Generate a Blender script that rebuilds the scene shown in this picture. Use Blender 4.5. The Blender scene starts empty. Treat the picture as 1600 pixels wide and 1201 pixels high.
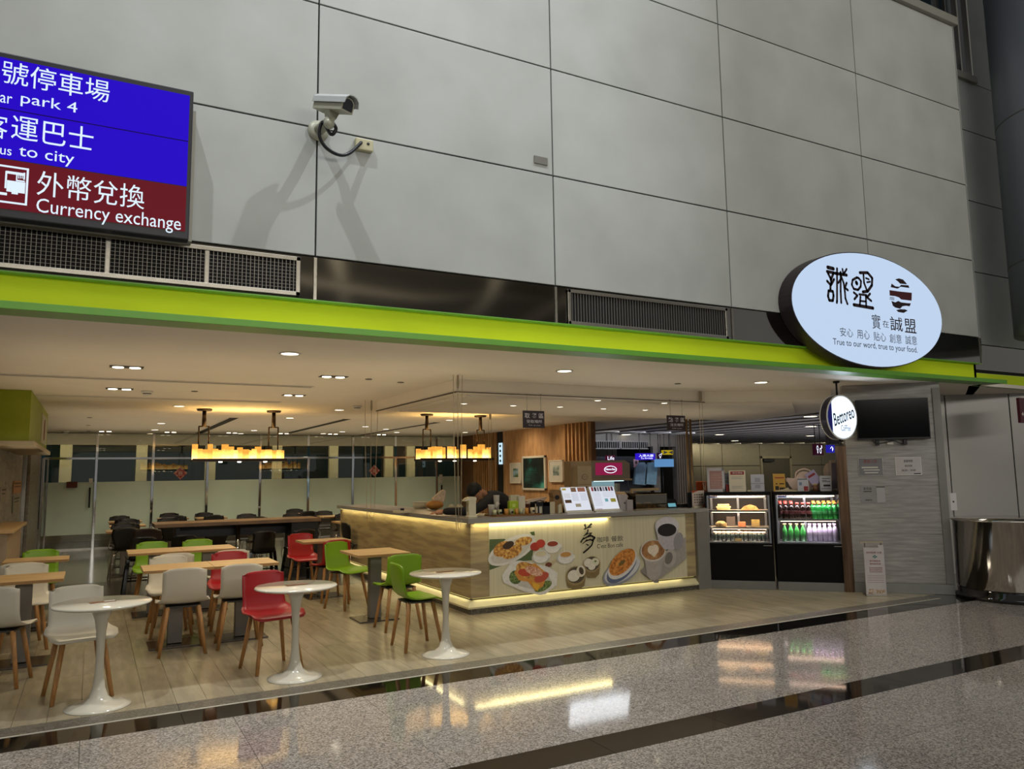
import bpy, bmesh, math, random
from mathutils import Vector, Matrix, Euler
random.seed(7)
SC = bpy.context.scene
COL = SC.collection
PI = math.pi
# ------------------------------------------------------------------ camera
FPX, YAW, PIT, ROL, H = 1194.365, 0.500609, 0.115727, -0.0148709, 1.6
_fw = Vector((math.sin(YAW)*math.cos(PIT), math.cos(YAW)*math.cos(PIT), math.sin(PIT)))
_r0 = Vector((math.cos(YAW), -math.sin(YAW), 0)); _u0 = _r0.cross(_fw)
_R = math.cos(ROL)*_r0 + math.sin(ROL)*_u0
_U = -math.sin(ROL)*_r0 + math.cos(ROL)*_u0
EYE = Vector((0, 0, H))
cam = bpy.data.cameras.new('camera'); camo = bpy.data.objects.new('camera', cam); COL.objects.link(camo)
M = Matrix.Identity(4)
for i in range(3):
    M[i][0] = _R[i]; M[i][1] = _U[i]; M[i][2] = -_fw[i]; M[i][3] = EYE[i]
camo.matrix_world = M
cam.sensor_width = 36; cam.lens = FPX/1600*36; cam.clip_end = 300; cam.clip_start = .05
SC.camera = camo
def ray(x, y): return (x-800)/FPX*_R - (y-600.5)/FPX*_U + _fw
def at(x, y, X=None, Y=None, Z=None):
    """point of the real plane X=, Y= or Z= seen at photograph pixel (x, y)"""
    d = ray(x, y)
    t = X/d.x if X is not None else (Y/d.y if Y is not None else (Z-H)/d.z)
    return EYE + t*d
# ------------------------------------------------------------------ world, lights, exposure
SC.view_settings.view_transform = 'Standard'; SC.view_settings.look = 'None'
SC.view_settings.exposure = 0.0; SC.view_settings.gamma = 1.0; SC.view_settings.use_curve_mapping = False
W = bpy.data.worlds.new('world'); SC.world = W; W.use_nodes = True
W.node_tree.nodes['Background'].inputs[0].default_value = (.80, .80, .77, 1)
W.node_tree.nodes['Background'].inputs[1].default_value = .29
CZ = 2.70                                             # cafe ceiling height
def light(kind, name, loc, energy, color=(1, 1, 1), aim=None, **k):
    l = bpy.data.lights.new(name, kind); l.energy = energy; l.color = color
    for a, b in k.items(): setattr(l, a, b)
    o = bpy.data.objects.new(name, l); COL.objects.link(o); o.location = loc
    if aim is not None:
        d = Vector(aim)-Vector(loc); o.rotation_euler = d.to_track_quat('-Z', 'Y').to_euler()
    return o
# two hall floodlights high up: they throw the two crossing shadows of the camera
light('SPOT', 'hall_flood', (6.9, 1.85, 15.0), 3500, (.93, .97, 1), (2.2, 6, 3.4), spot_size=math.radians(37), spot_blend=1, shadow_soft_size=.12)
light('SPOT', 'hall_flood', (-2.7, 1.9, 15.0), 3500, (.93, .97, 1), (2.2, 6, 3.4), spot_size=math.radians(37), spot_blend=1, shadow_soft_size=.12)
light('AREA', 'hall_ceiling_light', (3, -3, 12.0), 260, (.95, .97, 1), (5, 1, 0), shape='RECTANGLE', size=10, size_y=4)
light('AREA', 'hall_ceiling_light', (15, -4, 11.0), 70, (.85, .92, 1), (12, 3, 0), shape='RECTANGLE', size=8, size_y=4)
light('AREA', 'hall_ceiling_fill', (4, -12, 5), 2600, (1, .95, .85), (4, -6, 20), shape='RECTANGLE', size=16, size_y=5)  # unseen fill lamp added to brighten the ceiling mirrored in the steel band
DL_FRONT = [(453,552), (882,579), (1189,597), (1422,610)]
for x, y in DL_FRONT:
    p = at(x, y, Z=CZ)
    light('SPOT', 'downlight_beam', (p.x, p.y, CZ-.03), 60, (1, .93, .8), (p.x, p.y, 0), spot_size=math.radians(125), spot_blend=.9, shadow_soft_size=.08)
WARM = (1, .80, .52)
# general cafe light: the rows of ceiling downlights and twin spots
BEAMS = [(.25,8.1),(2.3,8.1),(.25,10.1),(2.3,10.1),(1.1,12.3),(3.5,12.3),(1.1,16.0),(3.2,16.5),(1.1,19.0),(3.2,19.2),(5.3,16.2),(5.3,18.6),(7.5,16.5),(7.6,19),(5.2,13.6),(7.4,13.4),(9,12.5)]
for x, y in BEAMS:
    light('SPOT', 'downlight_beam', (x, y, CZ-.03), 56 if y < 13 else 62, (1, .87, .64), (x, y, 0), spot_size=math.radians(135), spot_blend=1, shadow_soft_size=.06)
for x, y in [(4.6,8.6),(6.0,8.6),(7.2,9.0),(5.2,10.2),(8.4,8.6),(9.2,10)]:
    light('SPOT', 'downlight_beam', (x, y, 2.53), 26, (1, .86, .64), (x, y, 0), spot_size=math.radians(130), spot_blend=1, shadow_soft_size=.05)
# added unseen lamps facing up, standing in for bounce light on the ceiling
for x, y, sx, sy, e in ((1.3, 9.5, 4.5, 5, 17), (1.8, 16.5, 5, 6, 24), (6.5, 16.5, 4.5, 6, 16), (6.0, 7.2, 7, 1.6, 5), (7, 9.6, 5, 2, 7)):
    light('AREA', 'ceiling_bounce_fill', (x, y, 1.9), e, (1, .83, .58), (x, y, 9), shape='RECTANGLE', size=sx, size_y=sy)
# ------------------------------------------------------------------ materials
def lin(c): return c/12.92 if c <= .04045 else ((c+.055)/1.055)**2.4
def hx(h):
    h = h.lstrip('#'); return tuple(lin(int(h[i:i+2], 16)/255) for i in (0, 2, 4)) + (1,)
MATS = {}
def mat(name, col, rough=.5, metal=0, emit=None, es=1, noise=None, bump=0, spec=None, coat=0, alpha=None, trans=0, ior=None):
    """noise = (scale, amount, stretch xyz)"""
    if name in MATS: return MATS[name]
    m = bpy.data.materials.new(name); m.use_nodes = True; MATS[name] = m
    N = m.node_tree.nodes; L = m.node_tree.links; b = N['Principled BSDF']
    c = hx(col)
    b.inputs['Base Color'].default_value = c; b.inputs['Roughness'].default_value = rough; b.inputs['Metallic'].default_value = metal
    if spec is not None: b.inputs['Specular IOR Level'].default_value = spec
    if coat: b.inputs['Coat Weight'].default_value = coat
    if trans: b.inputs['Transmission Weight'].default_value = trans
    if ior: b.inputs['IOR'].default_value = ior
    if alpha is not None: b.inputs['Alpha'].default_value = alpha
    if emit: b.inputs['Emission Color'].default_value = hx(emit); b.inputs['Emission Strength'].default_value = es
    if noise is None and not emit and not trans: noise = (6, .05, (1, 1, 1))
    if noise:
        tc = N.new('ShaderNodeTexCoord'); mp = N.new('ShaderNodeMapping'); nz = N.new('ShaderNodeTexNoise')
        mp.inputs['Scale'].default_value = noise[2] if len(noise) > 2 else (1, 1, 1)
        nz.inputs['Scale'].default_value = noise[0]; nz.inputs['Detail'].default_value = 5
        L.new(tc.outputs['Object'], mp.inputs[0]); L.new(mp.outputs[0], nz.inputs[0])
        rp = N.new('ShaderNodeMapRange'); rp.inputs[1].default_value = .3; rp.inputs[2].default_value = .7
        rp.inputs[3].default_value = 1-noise[1]; rp.inputs[4].default_value = 1+noise[1]
        L.new(nz.outputs[0], rp.inputs[0])
        mx = N.new('ShaderNodeVectorMath'); mx.operation = 'SCALE'; mx.inputs[0].default_value = c[:3]
        L.new(rp.outputs[0], mx.inputs['Scale']); L.new(mx.outputs[0], b.inputs['Base Color'])
        if bump:
            bp = N.new('ShaderNodeBump'); bp.inputs['Strength'].default_value = bump; bp.inputs['Distance'].default_value = .01
            L.new(nz.outputs[0], bp.inputs['Height']); L.new(bp.outputs[0], b.inputs['Normal'])
    return m
def rampmat(name, stops, scale, stretch=(1, 1, 1), rough=.4, detail=6, kind='noise', bump=0, per_object=0, coat=0, dist=0, lo=.3, hi=.7, spec=None):
    """colour ramp over noise / voronoi; per_object varies the shade from piece to piece"""
    if name in MATS: return MATS[name]
    m = bpy.data.materials.new(name); m.use_nodes = True; MATS[name] = m
    N = m.node_tree.nodes; L = m.node_tree.links; b = N['Principled BSDF']
    b.inputs['Roughness'].default_value = rough
    if spec is not None: b.inputs['Specular IOR Level'].default_value = spec
    if coat: b.inputs['Coat Weight'].default_value = coat; b.inputs['Coat Roughness'].default_value = .05
    tc = N.new('ShaderNodeTexCoord'); mp = N.new('ShaderNodeMapping'); mp.inputs['Scale'].default_value = stretch
    L.new(tc.outputs['Object'], mp.inputs[0])
    src = mp.outputs[0]
    oi = None
    if per_object:
        oi = N.new('ShaderNodeObjectInfo'); ad = N.new('ShaderNodeVectorMath'); ad.operation = 'ADD'
        ml = N.new('ShaderNodeMath'); ml.operation = 'MULTIPLY'; ml.inputs[1].default_value = 37
        L.new(oi.outputs['Random'], ml.inputs[0]); L.new(src, ad.inputs[0]); L.new(ml.outputs[0], ad.inputs[1]); src = ad.outputs[0]
    if kind == 'noise':
        t = N.new('ShaderNodeTexNoise'); t.inputs['Detail'].default_value = detail; t.inputs['Distortion'].default_value = dist; out = t.outputs[0]
    else:
        t = N.new('ShaderNodeTexVoronoi'); out = t.outputs['Color']
    t.inputs['Scale'].default_value = scale; L.new(src, t.inputs[0])
    fac = out
    if kind != 'noise':
        sp = N.new('ShaderNodeSeparateColor'); L.new(out, sp.inputs[0]); fac = sp.outputs[0]
    cr = N.new('ShaderNodeValToRGB'); e = cr.color_ramp.elements
    while len(e) < len(stops): e.new(.5)
    for i, (p, c) in enumerate(stops):
        e[i].position = lo+(hi-lo)*p if kind == 'noise' else p; e[i].color = hx(c)
    L.new(fac, cr.inputs[0]); last = cr.outputs[0]
    if per_object:
        mr = N.new('ShaderNodeMapRange'); mr.inputs[3].default_value = 1-per_object; mr.inputs[4].default_value = 1+per_object
        L.new(oi.outputs['Random'], mr.inputs[0])
        vm = N.new('ShaderNodeVectorMath'); vm.operation = 'SCALE'; L.new(last, vm.inputs[0]); L.new(mr.outputs[0], vm.inputs['Scale']); last = vm.outputs[0]
    L.new(last, b.inputs['Base Color'])
    if bump:
        bp = N.new('ShaderNodeBump'); bp.inputs['Strength'].default_value = bump; bp.inputs['Distance'].default_value = .005
        L.new(fac, bp.inputs['Height']); L.new(bp.outputs[0], b.inputs['Normal'])
    return m
def glow(name, col, s):
    if name in MATS: return MATS[name]
    m = bpy.data.materials.new(name); m.use_nodes = True; MATS[name] = m
    b = m.node_tree.nodes['Principled BSDF']; b.inputs['Base Color'].default_value = tuple(v*.05 for v in hx(col)[:3])+(1,); b.inputs['Specular IOR Level'].default_value = .1
    b.inputs['Emission Color'].default_value = hx(col); b.inputs['Emission Strength'].default_value = s; b.inputs['Roughness'].default_value = .3
    return m
def glassmat(name, tint, refl=.1, alpha=.12, rough=.0):
    """thin pane: mostly see-through, with a mirror-like coat"""
    if name in MATS: return MATS[name]
    m = bpy.data.materials.new(name); m.use_nodes = True; MATS[name] = m
    N = m.node_tree.nodes; L = m.node_tree.links; N.remove(N['Principled BSDF']); out = N['Material Output']
    t = N.new('ShaderNodeBsdfTransparent'); t.inputs[0].default_value = hx(tint)
    g = N.new('ShaderNodeBsdfGlossy'); g.inputs['Roughness'].default_value = rough
    fr = N.new('ShaderNodeFresnel'); fr.inputs[0].default_value = 1.5
    a = N.new('ShaderNodeMath'); a.operation = 'ADD'; a.inputs[1].default_value = refl; a.use_clamp = True
    mx = N.new('ShaderNodeMixShader')
    L.new(fr.outputs[0], a.inputs[0]); L.new(a.outputs[0], mx.inputs[0]); L.new(t.outputs[0], mx.inputs[1]); L.new(g.outputs[0], mx.inputs[2]); L.new(mx.outputs[0], out.inputs[0])
    return m
# ------------------------------------------------------------------ mesh builder
class MB:
    def __init__(s): s.bm = bmesh.new()
    def _new(s, verts, faces, smooth=False):
        vs = [s.bm.verts.new(v) for v in verts]; fs = []
        for f in faces:
            try:
                q = s.bm.faces.new([vs[i] for i in f]); q.smooth = smooth; fs.append(q)
            except ValueError: pass
        return vs, fs
    def box(s, x0, x1, y0, y1, z0, z1, bev=0, mtx=None):
        if x0 > x1: x0, x1 = x1, x0
        if y0 > y1: y0, y1 = y1, y0
        if z0 > z1: z0, z1 = z1, z0
        v = [(x, y, z) for z in (z0, z1) for y in (y0, y1) for x in (x0, x1)]
        f = [(0, 2, 3, 1), (4, 5, 7, 6), (0, 1, 5, 4), (2, 6, 7, 3), (0, 4, 6, 2), (1, 3, 7, 5)]
        if mtx is not None: v = [mtx @ Vector(p) for p in v]
        vs, fs = s._new(v, f)
        if bev:
            es = list({e for q in fs for e in q.edges})
            bmesh.ops.bevel(s.bm, geom=es, offset=bev, segments=2, affect='EDGES', profile=.6)
        return s
    def quad(s, *p): s._new(p, [tuple(range(len(p)))]); return s
    def lathe(s, prof, c=(0, 0, 0), n=20, mtx=None, sx=1, sy=1):
        vs = []; fs = []
        for r, z in prof:
            for k in range(n):
                a = 2*PI*k/n; p = Vector((c[0]+max(r, 1e-4)*math.cos(a)*sx, c[1]+max(r, 1e-4)*math.sin(a)*sy, c[2]+z))
                vs.append(mtx @ p if mtx is not None else p)
        for i in range(len(prof)-1):
            for k in range(n):
                a = i*n+k; b = i*n+(k+1) % n; fs.append((a, b, b+n, a+n))
        fs.append(tuple(range(n-1, -1, -1))); fs.append(tuple((len(prof)-1)*n+k for k in range(n)))
        s._new(vs, fs, True); 
        return s
    def tube(s, pts, r, n=8, r2=None):
        pts = [Vector(p) for p in pts]; m = len(pts); vs = []; fs = []; prev = None
        for i, p in enumerate(pts):
            t = (pts[min(i+1, m-1)]-pts[max(i-1, 0)]).normalized()
            a = Vector((0, 0, 1)) if abs(t.z) < .9 else Vector((1, 0, 0))
            if prev is not None: a = prev
            x = (a - t*a.dot(t)).normalized(); y = t.cross(x); prev = x
            rr = r if r2 is None else r+(r2-r)*i/(m-1)
            for k in range(n): vs.append(p+x*rr*math.cos(2*PI*k/n)+y*rr*math.sin(2*PI*k/n))
        for i in range(m-1):
            for k in range(n):
                a = i*n+k; b = i*n+(k+1) % n; fs.append((a, b, b+n, a+n))
        fs.append(tuple(range(n-1, -1, -1))); fs.append(tuple((m-1)*n+k for k in range(n)))
        s._new(vs, fs, n > 4); return s
    def prism(s, poly, y0, y1, mtx=None):
        """poly of (x, z) in the wall plane, extruded along y"""
        n = len(poly); v = [(x, y0, z) for x, z in poly]+[(x, y1, z) for x, z in poly]
        if mtx is not None: v = [mtx @ Vector(p) for p in v]
        f = [tuple(range(n)), tuple(range(2*n-1, n-1, -1))]+[(i, i+n, (i+1) % n+n, (i+1) % n) for i in range(n)]
        s._new(v, f); return s
    def slab(s, poly, z0, z1):
        n = len(poly); v = [(x, y, z0) for x, y in poly]+[(x, y, z1) for x, y in poly]
        f = [tuple(range(n-1, -1, -1)), tuple(range(n, 2*n))]+[(i, (i+1) % n, (i+1) % n+n, i+n) for i in range(n)]
        s._new(v, f); return s
    def ell(s, cx, cz, rx, rz, y0, y1, n=32, rot=0):
        s.prism([(cx+rx*math.cos(a)*math.cos(rot)-rz*math.sin(a)*math.sin(rot), cz+rx*math.cos(a)*math.sin(rot)+rz*math.sin(a)*math.cos(rot)) for a in (2*PI*k/n for k in range(n))], y0, y1); return s
    def ball(s, c, r, n=12, sq=(1, 1, 1), mtx=None):
        prof = [(math.sin(PI*i/n)*r, -math.cos(PI*i/n)*r*sq[2]) for i in range(n+1)]
        s.lathe(prof, c, n=n+4, sx=sq[0], sy=sq[1], mtx=mtx); return s
    def mesh(s, name, mt):
        bmesh.ops.recalc_face_normals(s.bm, faces=s.bm.faces)
        me = bpy.data.meshes.new(name); s.bm.to_mesh(me); s.bm.free(); me.materials.append(mt); return me
    def build(s, name, mt, parent=None, kind=None, loc=None, rz=None):
        return link(name, s.mesh(name, mt), parent, kind, loc, rz)
def link(name, me, parent=None, kind=None, loc=None, rz=None):
    o = bpy.data.objects.new(name, me); COL.objects.link(o)
    if parent is not None: o.parent = parent
    if kind: o['kind'] = kind
    if loc is not None: o.location = loc
    if rz is not None: o.rotation_euler = (0, 0, rz)
    return o
def tag(o, label, cat, group=None):
    o['label'] = label; o['category'] = cat
    if group: o['group'] = group
    return o
def thing(name, label, cat, loc=(0, 0, 0), rz=0, group=None):
    o = bpy.data.objects.new(name, None); COL.objects.link(o); o.location = loc; o.rotation_euler = (0, 0, rz)
    o.empty_display_size = .1
    return tag(o, label, cat, group)
KIDS = {}
def dup(root, loc, rz=0, label=None, group=None):
    kids = [c for c in ALLKIDS(root)]
    r = root.copy(); COL.objects.link(r); r.location = loc; r.rotation_euler = (0, 0, rz)
    if label: r['label'] = label
    if group: r['group'] = group
    for c in kids:
        d = c.copy(); COL.objects.link(d); d.parent = r
        for g in ALLKIDS(c):
            e = g.copy(); COL.objects.link(e); e.parent = d
    return r
_childmap = {}
def ALLKIDS(o):
    if o.name not in _childmap: _childmap[o.name] = list(o.children)
    return _childmap[o.name]
class Fr:
    """local frame of a wall: x to the right along it, y into it, z up"""
    def __init__(s, ox, oy, rz=0): s.o = Vector((ox, oy, 0)); s.rz = rz; s.c, s.s = math.cos(rz), math.sin(rz)
    def p(s, x, y, dy=0):
        d = ray(x, y); e = EYE-s.o
        ey = -s.s*e.x+s.c*e.y; ry = -s.s*d.x+s.c*d.y; t = (dy-ey)/ry
        q = e+t*d; return (s.c*q.x+s.s*q.y, q.z)
    def w(s, lx, ly, z=0): return (s.o.x+s.c*lx-s.s*ly, s.o.y+s.s*lx+s.c*ly, z)
    def rect(s, x0, y0, x1, y1, dy=0):
        a = s.p(x0, y0, dy); b = s.p(x1, y1, dy); return min(a[0], b[0]), max(a[0], b[0]), min(a[1], b[1]), max(a[1], b[1])
_fontcache = {}
def textfit(s, x0, x1, z0, z1, y, mt, parent, name='lettering', keep=False, bold=0, shear=0, rot=None, extr=.0006):
    """flat lettering filling the local rectangle x0..x1, z0..z1 just in front of plane y"""
    cu = bpy.data.curves.new('t', 'FONT'); cu.body = s; cu.size = 1; cu.offset = bold; cu.shear = shear; cu.resolution_u = 3
    o = bpy.data.objects.new('t', cu); COL.objects.link(o)
    bpy.context.view_layer.update()
    me = bpy.data.meshes.new_from_object(o.evaluated_get(bpy.context.evaluated_depsgraph_get()))
    bpy.data.objects.remove(o)
    if not me.vertices: return None
    xs = [v.co.x for v in me.vertices]; ys = [v.co.y for v in me.vertices]
    ax, bx, ay, by = min(xs), max(xs), min(ys), max(ys)
    sx = (x1-x0)/max(bx-ax, 1e-6); sz = (z1-z0)/max(by-ay, 1e-6)
    if keep: sx = sz = min(sx, sz)
    ox = (x0+x1)/2-(ax+bx)/2*sx; oz = (z0+z1)/2-(ay+by)/2*sz
    for v in me.vertices: v.co = (v.co.x*sx+ox, y-extr, v.co.y*sz+oz)
    me.materials.clear(); me.materials.append(mt); me.name = name
    return link(name, me, parent)
# ------------------------------------------------------------------ shared materials
PANEL = rampmat('wall_panel', [(0, '#9ea19d'), (.5, '#a5a8a4'), (1, '#abaeab')], 1.6, (1, 1, 1), rough=.55, per_object=.03, bump=.05)
DARKGAP = mat('joint_shadow_gap', '#141414', .9)
GRANITE = rampmat('speckled_granite', [(0, '#665f59'), (.3, '#867f77'), (.55, '#9f978e'), (.8, '#b0a79c'), (1, '#c2b9ae')], 115, rough=.07, kind='voronoi', per_object=.03, spec=.7)
BORDER = rampmat('fine_grey_granite', [(0, '#3c3933'), (.5, '#5d584e'), (1, '#857e70')], 120, rough=.35, kind='voronoi')
BLACKST = mat('black_polished_stone', '#15120f', .05, noise=(3, .2, (1, 1, 1)), spec=.6)
PLANK = rampmat('pale_wood_look_tile', [(0, '#8a806a'), (.5, '#988d74'), (1, '#a3987f')], 3.0, (5, .8, 1), rough=.24, per_object=.05, spec=.5)
DARKPL = rampmat('dark_wood_look_tile', [(0, '#35322e'), (.5, '#4c4842'), (1, '#5f5a52')], 3.0, (.8, 6, 1), rough=.22, per_object=.12)
GREENPL = rampmat('greyish_wood_look_tile', [(0, '#6b695d'), (.5, '#7c7a6c'), (1, '#8b8979')], 3.0, (.8, 6, 1), rough=.16, per_object=.08)
STEEL = mat('brushed_steel', '#a9a59c', .25, 1, noise=(8, .08, (1, 1, 6)))
CHROME = mat('polished_chrome', '#cfcfcf', .07, 1, noise=(3, .03))
MIRROR = mat('mirror_polished_steel', '#8d8a84', .07, 1, noise=(2, .04), bump=.02)
CEIL = mat('ceiling_paint', '#ebe3d6', .7, noise=(2, .02))
WHITEP = mat('white_paint', '#d9d7d0', .5)
BLACKM = mat('black_metal', '#17171a', .35, .3)
STONEW = rampmat('grey_wood_grain_stone', [(0, '#85827d'), (.5, '#979490'), (1, '#aaa7a2')], 5.5, (.6, 1, 6), rough=.4, detail=15, dist=.0, lo=.28, hi=.72)
DSTONE = rampmat('brown_grey_wood_grain_panel', [(0, '#6f675e'), (.5, '#857c70'), (1, '#978d80')], 3, (1, 1, 5), rough=.45, detail=8)
OAKV = rampmat('pale_oak_veneer', [(0, '#84745a'), (.45, '#9a8967'), (.6, '#a8966f'), (1, '#ae9d76')], 1.6, (1, 1, 9), rough=.4, detail=9, dist=.25)
PINE = rampmat('light_ash_wood', [(0, '#b5925f'), (.5, '#c9a673'), (1, '#d6b583')], 3, (1, 6, 6), rough=.35, per_object=.05)
PINEE = rampmat('wood_edge', [(0, '#8f6c3f'), (1, '#ab8350')], 4, (1, 6, 6), rough=.45)
BEECH = rampmat('beech_leg_wood', [(0, '#9a6d3c'), (1, '#bd8a52')], 8, (8, 8, 1), rough=.45)
WWALL = rampmat('warm_wood_plank', [(0, '#aa8054'), (.5, '#bd8f60'), (1, '#cba274')], 4, (2, 2, .7), rough=.45, per_object=.09)
WDARK = rampmat('dark_wood_slat', [(0, '#6a4526'), (1, '#855a35')], 6, (3, 3, .6), rough=.5, per_object=.1)
GREENF = mat('lime_green_panel', '#c4dc00', .7, noise=(1, .03))
GREENL = mat('leaf_green_edge', '#5f9a2e', .4)
INK = mat('black_print', '#0e0c0c', .6)
WHITEE = glow('lit_white_letters', '#dff0ff', 1.0)
PAPER = mat('white_paper', '#d8d5cf', .6)

# ------------------------------------------------------------------ floor
floor = MB().box(-9, 36, -14, 40, -.3, -.012).build('floor', mat('mortar', '#57503f', .8), kind='structure')
def tiles(x0, x1, y0, y1, dx, dy, mt, name, gap=.003, stag=0, limit=999, parent=floor, kindrest='stuff', z1=0):
    """separate slabs; those past the limit (farther away) joined"""
    cells = []; r = 0; y = y0
    while y < y1-1e-4:
        xx = x0 - (stag*(r % 3)*dx/3 if stag else 0)
        while xx < x1-1e-4:
            a, b = max(xx, x0), min(xx+dx, x1)
            if b-a > .01: cells.append((a, b, y, min(y+dy, y1)))
            xx += dx
        y += dy; r += 1
    cells.sort(key=lambda c: (c[0]-2)**2*.4+c[2]**2)
    cache = {}; rest = MB(); nr = 0
    for i, (a, b, c, d) in enumerate(cells):
        if i < limit:
            k = (round(b-a, 3), round(d-c, 3))
            if k not in cache:
                cache[k] = MB().box(gap/2, b-a-gap/2, gap/2, d-c-gap/2, -.011, z1).mesh(name, mt)
            link(name, cache[k], parent, loc=(a, c, 0))
        else: rest.box(a+gap/2, b-gap/2, c+gap/2, d-gap/2, -.011, z1); nr += 1
    if nr: rest.build(name, mt, parent, 'stuff')
# concourse: granite slabs with a dark band, then the edge strips of the cafe
tiles(-5.4, 14.4, 3.1, 3.76, .9, .66, GRANITE, 'granite_slab')
tiles(-5.4, 14.4, -2.2, 3.1, 1.8, 1.06, GRANITE, 'granite_slab', limit=30)
tiles(-5.4, 14.4, 3.76, 4.045, .9, .285, BLACKST, 'dark_band_slab')
tiles(-5.4, 14.4, 4.045, 5.63, .9, .7925, GRANITE, 'granite_slab')
tiles(-5.4, 9.2, 5.63, 5.93, 1.2, .30, BLACKST, 'black_border_slab')
MB().box(-5.4, 9.2, 5.935, 5.955, -.011, .002).build('metal_edge_strip', mat('worn_white_metal', '#c9c4b4', .4, .2), floor)
tiles(-5.4, 9.2, 5.96, 6.16, 1.2, .20, BORDER, 'grey_edge_slab')
# planks of pale wood-look tile, long side into the room
tiles(-1.6, 4.6, 6.16, 11.36, .2, 1.3, PLANK, 'floor_plank', gap=.0025, stag=0, limit=124)
tiles(4.6, 9.6, 6.16, 8.76, .2, 1.3, PLANK, 'floor_plank', gap=.0025, limit=50)
tiles(4.6, 12, 8.76, 14, .4, 2.6, PLANK, 'floor_plank', limit=0)
tiles(-1.6, 4.0, 11.36, 13.9, 1.2, .2, DARKPL, 'dark_floor_plank', limit=60)
tiles(-1.6, 10.0, 13.9, 20.7, 1.2, .3, GREENPL, 'grey_floor_plank', limit=70)
MB().box(9.2, 14.4, 5.63, 16, -.011, -.001).build('black_border_slab', BLACKST, floor)

# ------------------------------------------------------------------ upper front wall
YF = 5.965
XJ = [-5.27, -3.02, -.77, 1.49, 3.745, 5.98, 8.32, 10.55]
ZJ = [3.345, 4.42, 5.50, 6.60, 7.86]
wall_f = MB().box(-5.27, 10.53, YF+.045, YF+.3, 3.345, 7.86).box(-5.27, 5.0, YF+.03, YF+.3, 7.86, 11).build('wall_front', DARKGAP, kind='structure')
for i in range(len(XJ)-1):
    for j in range(len(ZJ)-1):
        MB().box(XJ[i]+.007, XJ[i+1]-.007, YF, YF+.05, ZJ[j]+.007, ZJ[j+1]-.007, .003).build('wall_panel', PANEL, wall_f)
    if XJ[i+1] < 6: MB().box(XJ[i]+.007, XJ[i+1]-.007, YF, YF+.05, 7.87, 9).build('wall_panel', PANEL, wall_f)
MB().box(10.53, 10.555, YF+.0, YF+.34, 3.345, 7.86).build('corner_return', PANEL, wall_f)
# recessed bay at the right
YR = 6.31
wall_fr = MB().box(10.5, 15, YR+.045, YR+.3, 2.99, 11).build('wall_front_recess', DARKGAP, kind='structure')
for j in range(len(ZJ)-1):
    MB().box(10.56, 12.55, YR, YR+.05, ZJ[j]+.007, ZJ[j+1]-.007 if j < 3 else 7.40, .003).build('wall_panel', PANEL, wall_fr)
MB().box(11.6, 12.55, YR, YR+.05, 7.41, 10).build('wall_panel', PANEL, wall_fr)
# strip window over the wall
wsill = MB().box(5.98, 10.58, YF-.06, YF+.3, 7.86, 7.98, .01).box(10.55, 11.6, YR-.05, YR+.1, 7.40, 7.50).build('trim_1', mat('grey_sill', '#84827a', .5), kind='structure')
win1 = thing('window_1', 'dark strip window above the panelled wall', 'window', (0, 0, 0)); win1['kind'] = 'structure'
for i, x in enumerate([5.98, 6.9, 7.8, 8.7, 9.6, 10.4]):
    MB().box(x, x+.05, YF+.12, YF+.2, 7.98, 10.5).build('mullion', STEEL, win1)
    MB().box(x+.05, x+.92 if i < 5 else 10.6, YF+.16, YF+.18, 7.98, 10.5).build('pane', mat('dark_window_glass', '#131c22', .08, spec=.6), win1)
MB().box(10.6, 11.55, YR+.02, YR+.05, 7.5, 10.5).build('pane', MATS['dark_window_glass'], win1)
for x in (10.6, 10.95, 11.25, 11.52): MB().box(x, x+.035, YR-.02, YR+.04, 7.5, 10.5).build('mullion', STEEL, win1)

# mirror-polished steel band between the panels and the green cove
band = MB().box(-5.27, 10.53, YF+.04, YF+.12, 2.98, 3.34).build('trim_2', DARKGAP, kind='structure')
XB = [-5.27, -3.02, -.77, 1.49, 3.745, 5.98, 10.55]
for i in range(len(XB)-1):
    MB().box(XB[i]+.004, XB[i+1]-.004, YF+.005, YF+.04, 2.985, 3.338).build('mirror_panel', MIRROR, band)
    MB().box(XB[i+1]-.012, XB[i+1]+.012, YF-.006, YF+.03, 2.985, 3.335).build('joint_cover', STEEL, band)
MB().box(10.56, 15, YR+.005, YR+.04, 2.985, 3.338).build('mirror_panel', MIRROR, band)
F0 = Fr(0, YF)
def grille(x0, x1, z0, z1, nseg, nv, nh, label):
    g = thing('ventilation_grille', label, 'vent', (x0, YF, z0), 0, None)
    w, h = x1-x0, z1-z0; t = .035
    MB().box(0, w, -.02, 0, 0, t, .004).box(0, w, -.02, 0, h-t, h, .004).box(0, t, -.02, 0, 0, h, .004).box(w-t, w, -.02, 0, 0, h, .004).build('frame', STEEL, g)
    MB().box(t, w-t, -.001, .0, t, h-t).build('duct_opening', mat('dark_duct', '#070707', .9), g)
    iw = w-2*t
    for k in range(1, nseg): MB().box(t+iw*k/nseg-.012, t+iw*k/nseg+.012, -.014, 0, t, h-t).build('divider', STEEL, g)
    vm = MB().box(-.0018, .0018, -.012, -.002, t, h-t).mesh('vane', mat('grey_vane', '#8b8880', .4, .6))
    for k in range(nv):
        x = t+iw*(k+.5)/nv; link('vane', vm, g, loc=(x, 0, 0))
    if nh:
        hm = MB().box(t, w-t, -.005, -.003, -.001, .001).mesh('cross_vane', MATS['grey_vane'])
        for k in range(nh): link('cross_vane', hm, g, loc=(0, 0, t+(h-2*t)*(k+1)/(nh+1)))
    return g
grille(-.66, 1.37, 3.005, 3.32, 3, 66, 8, 'long steel ventilation grille with crossed vanes under the blue display')
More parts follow.
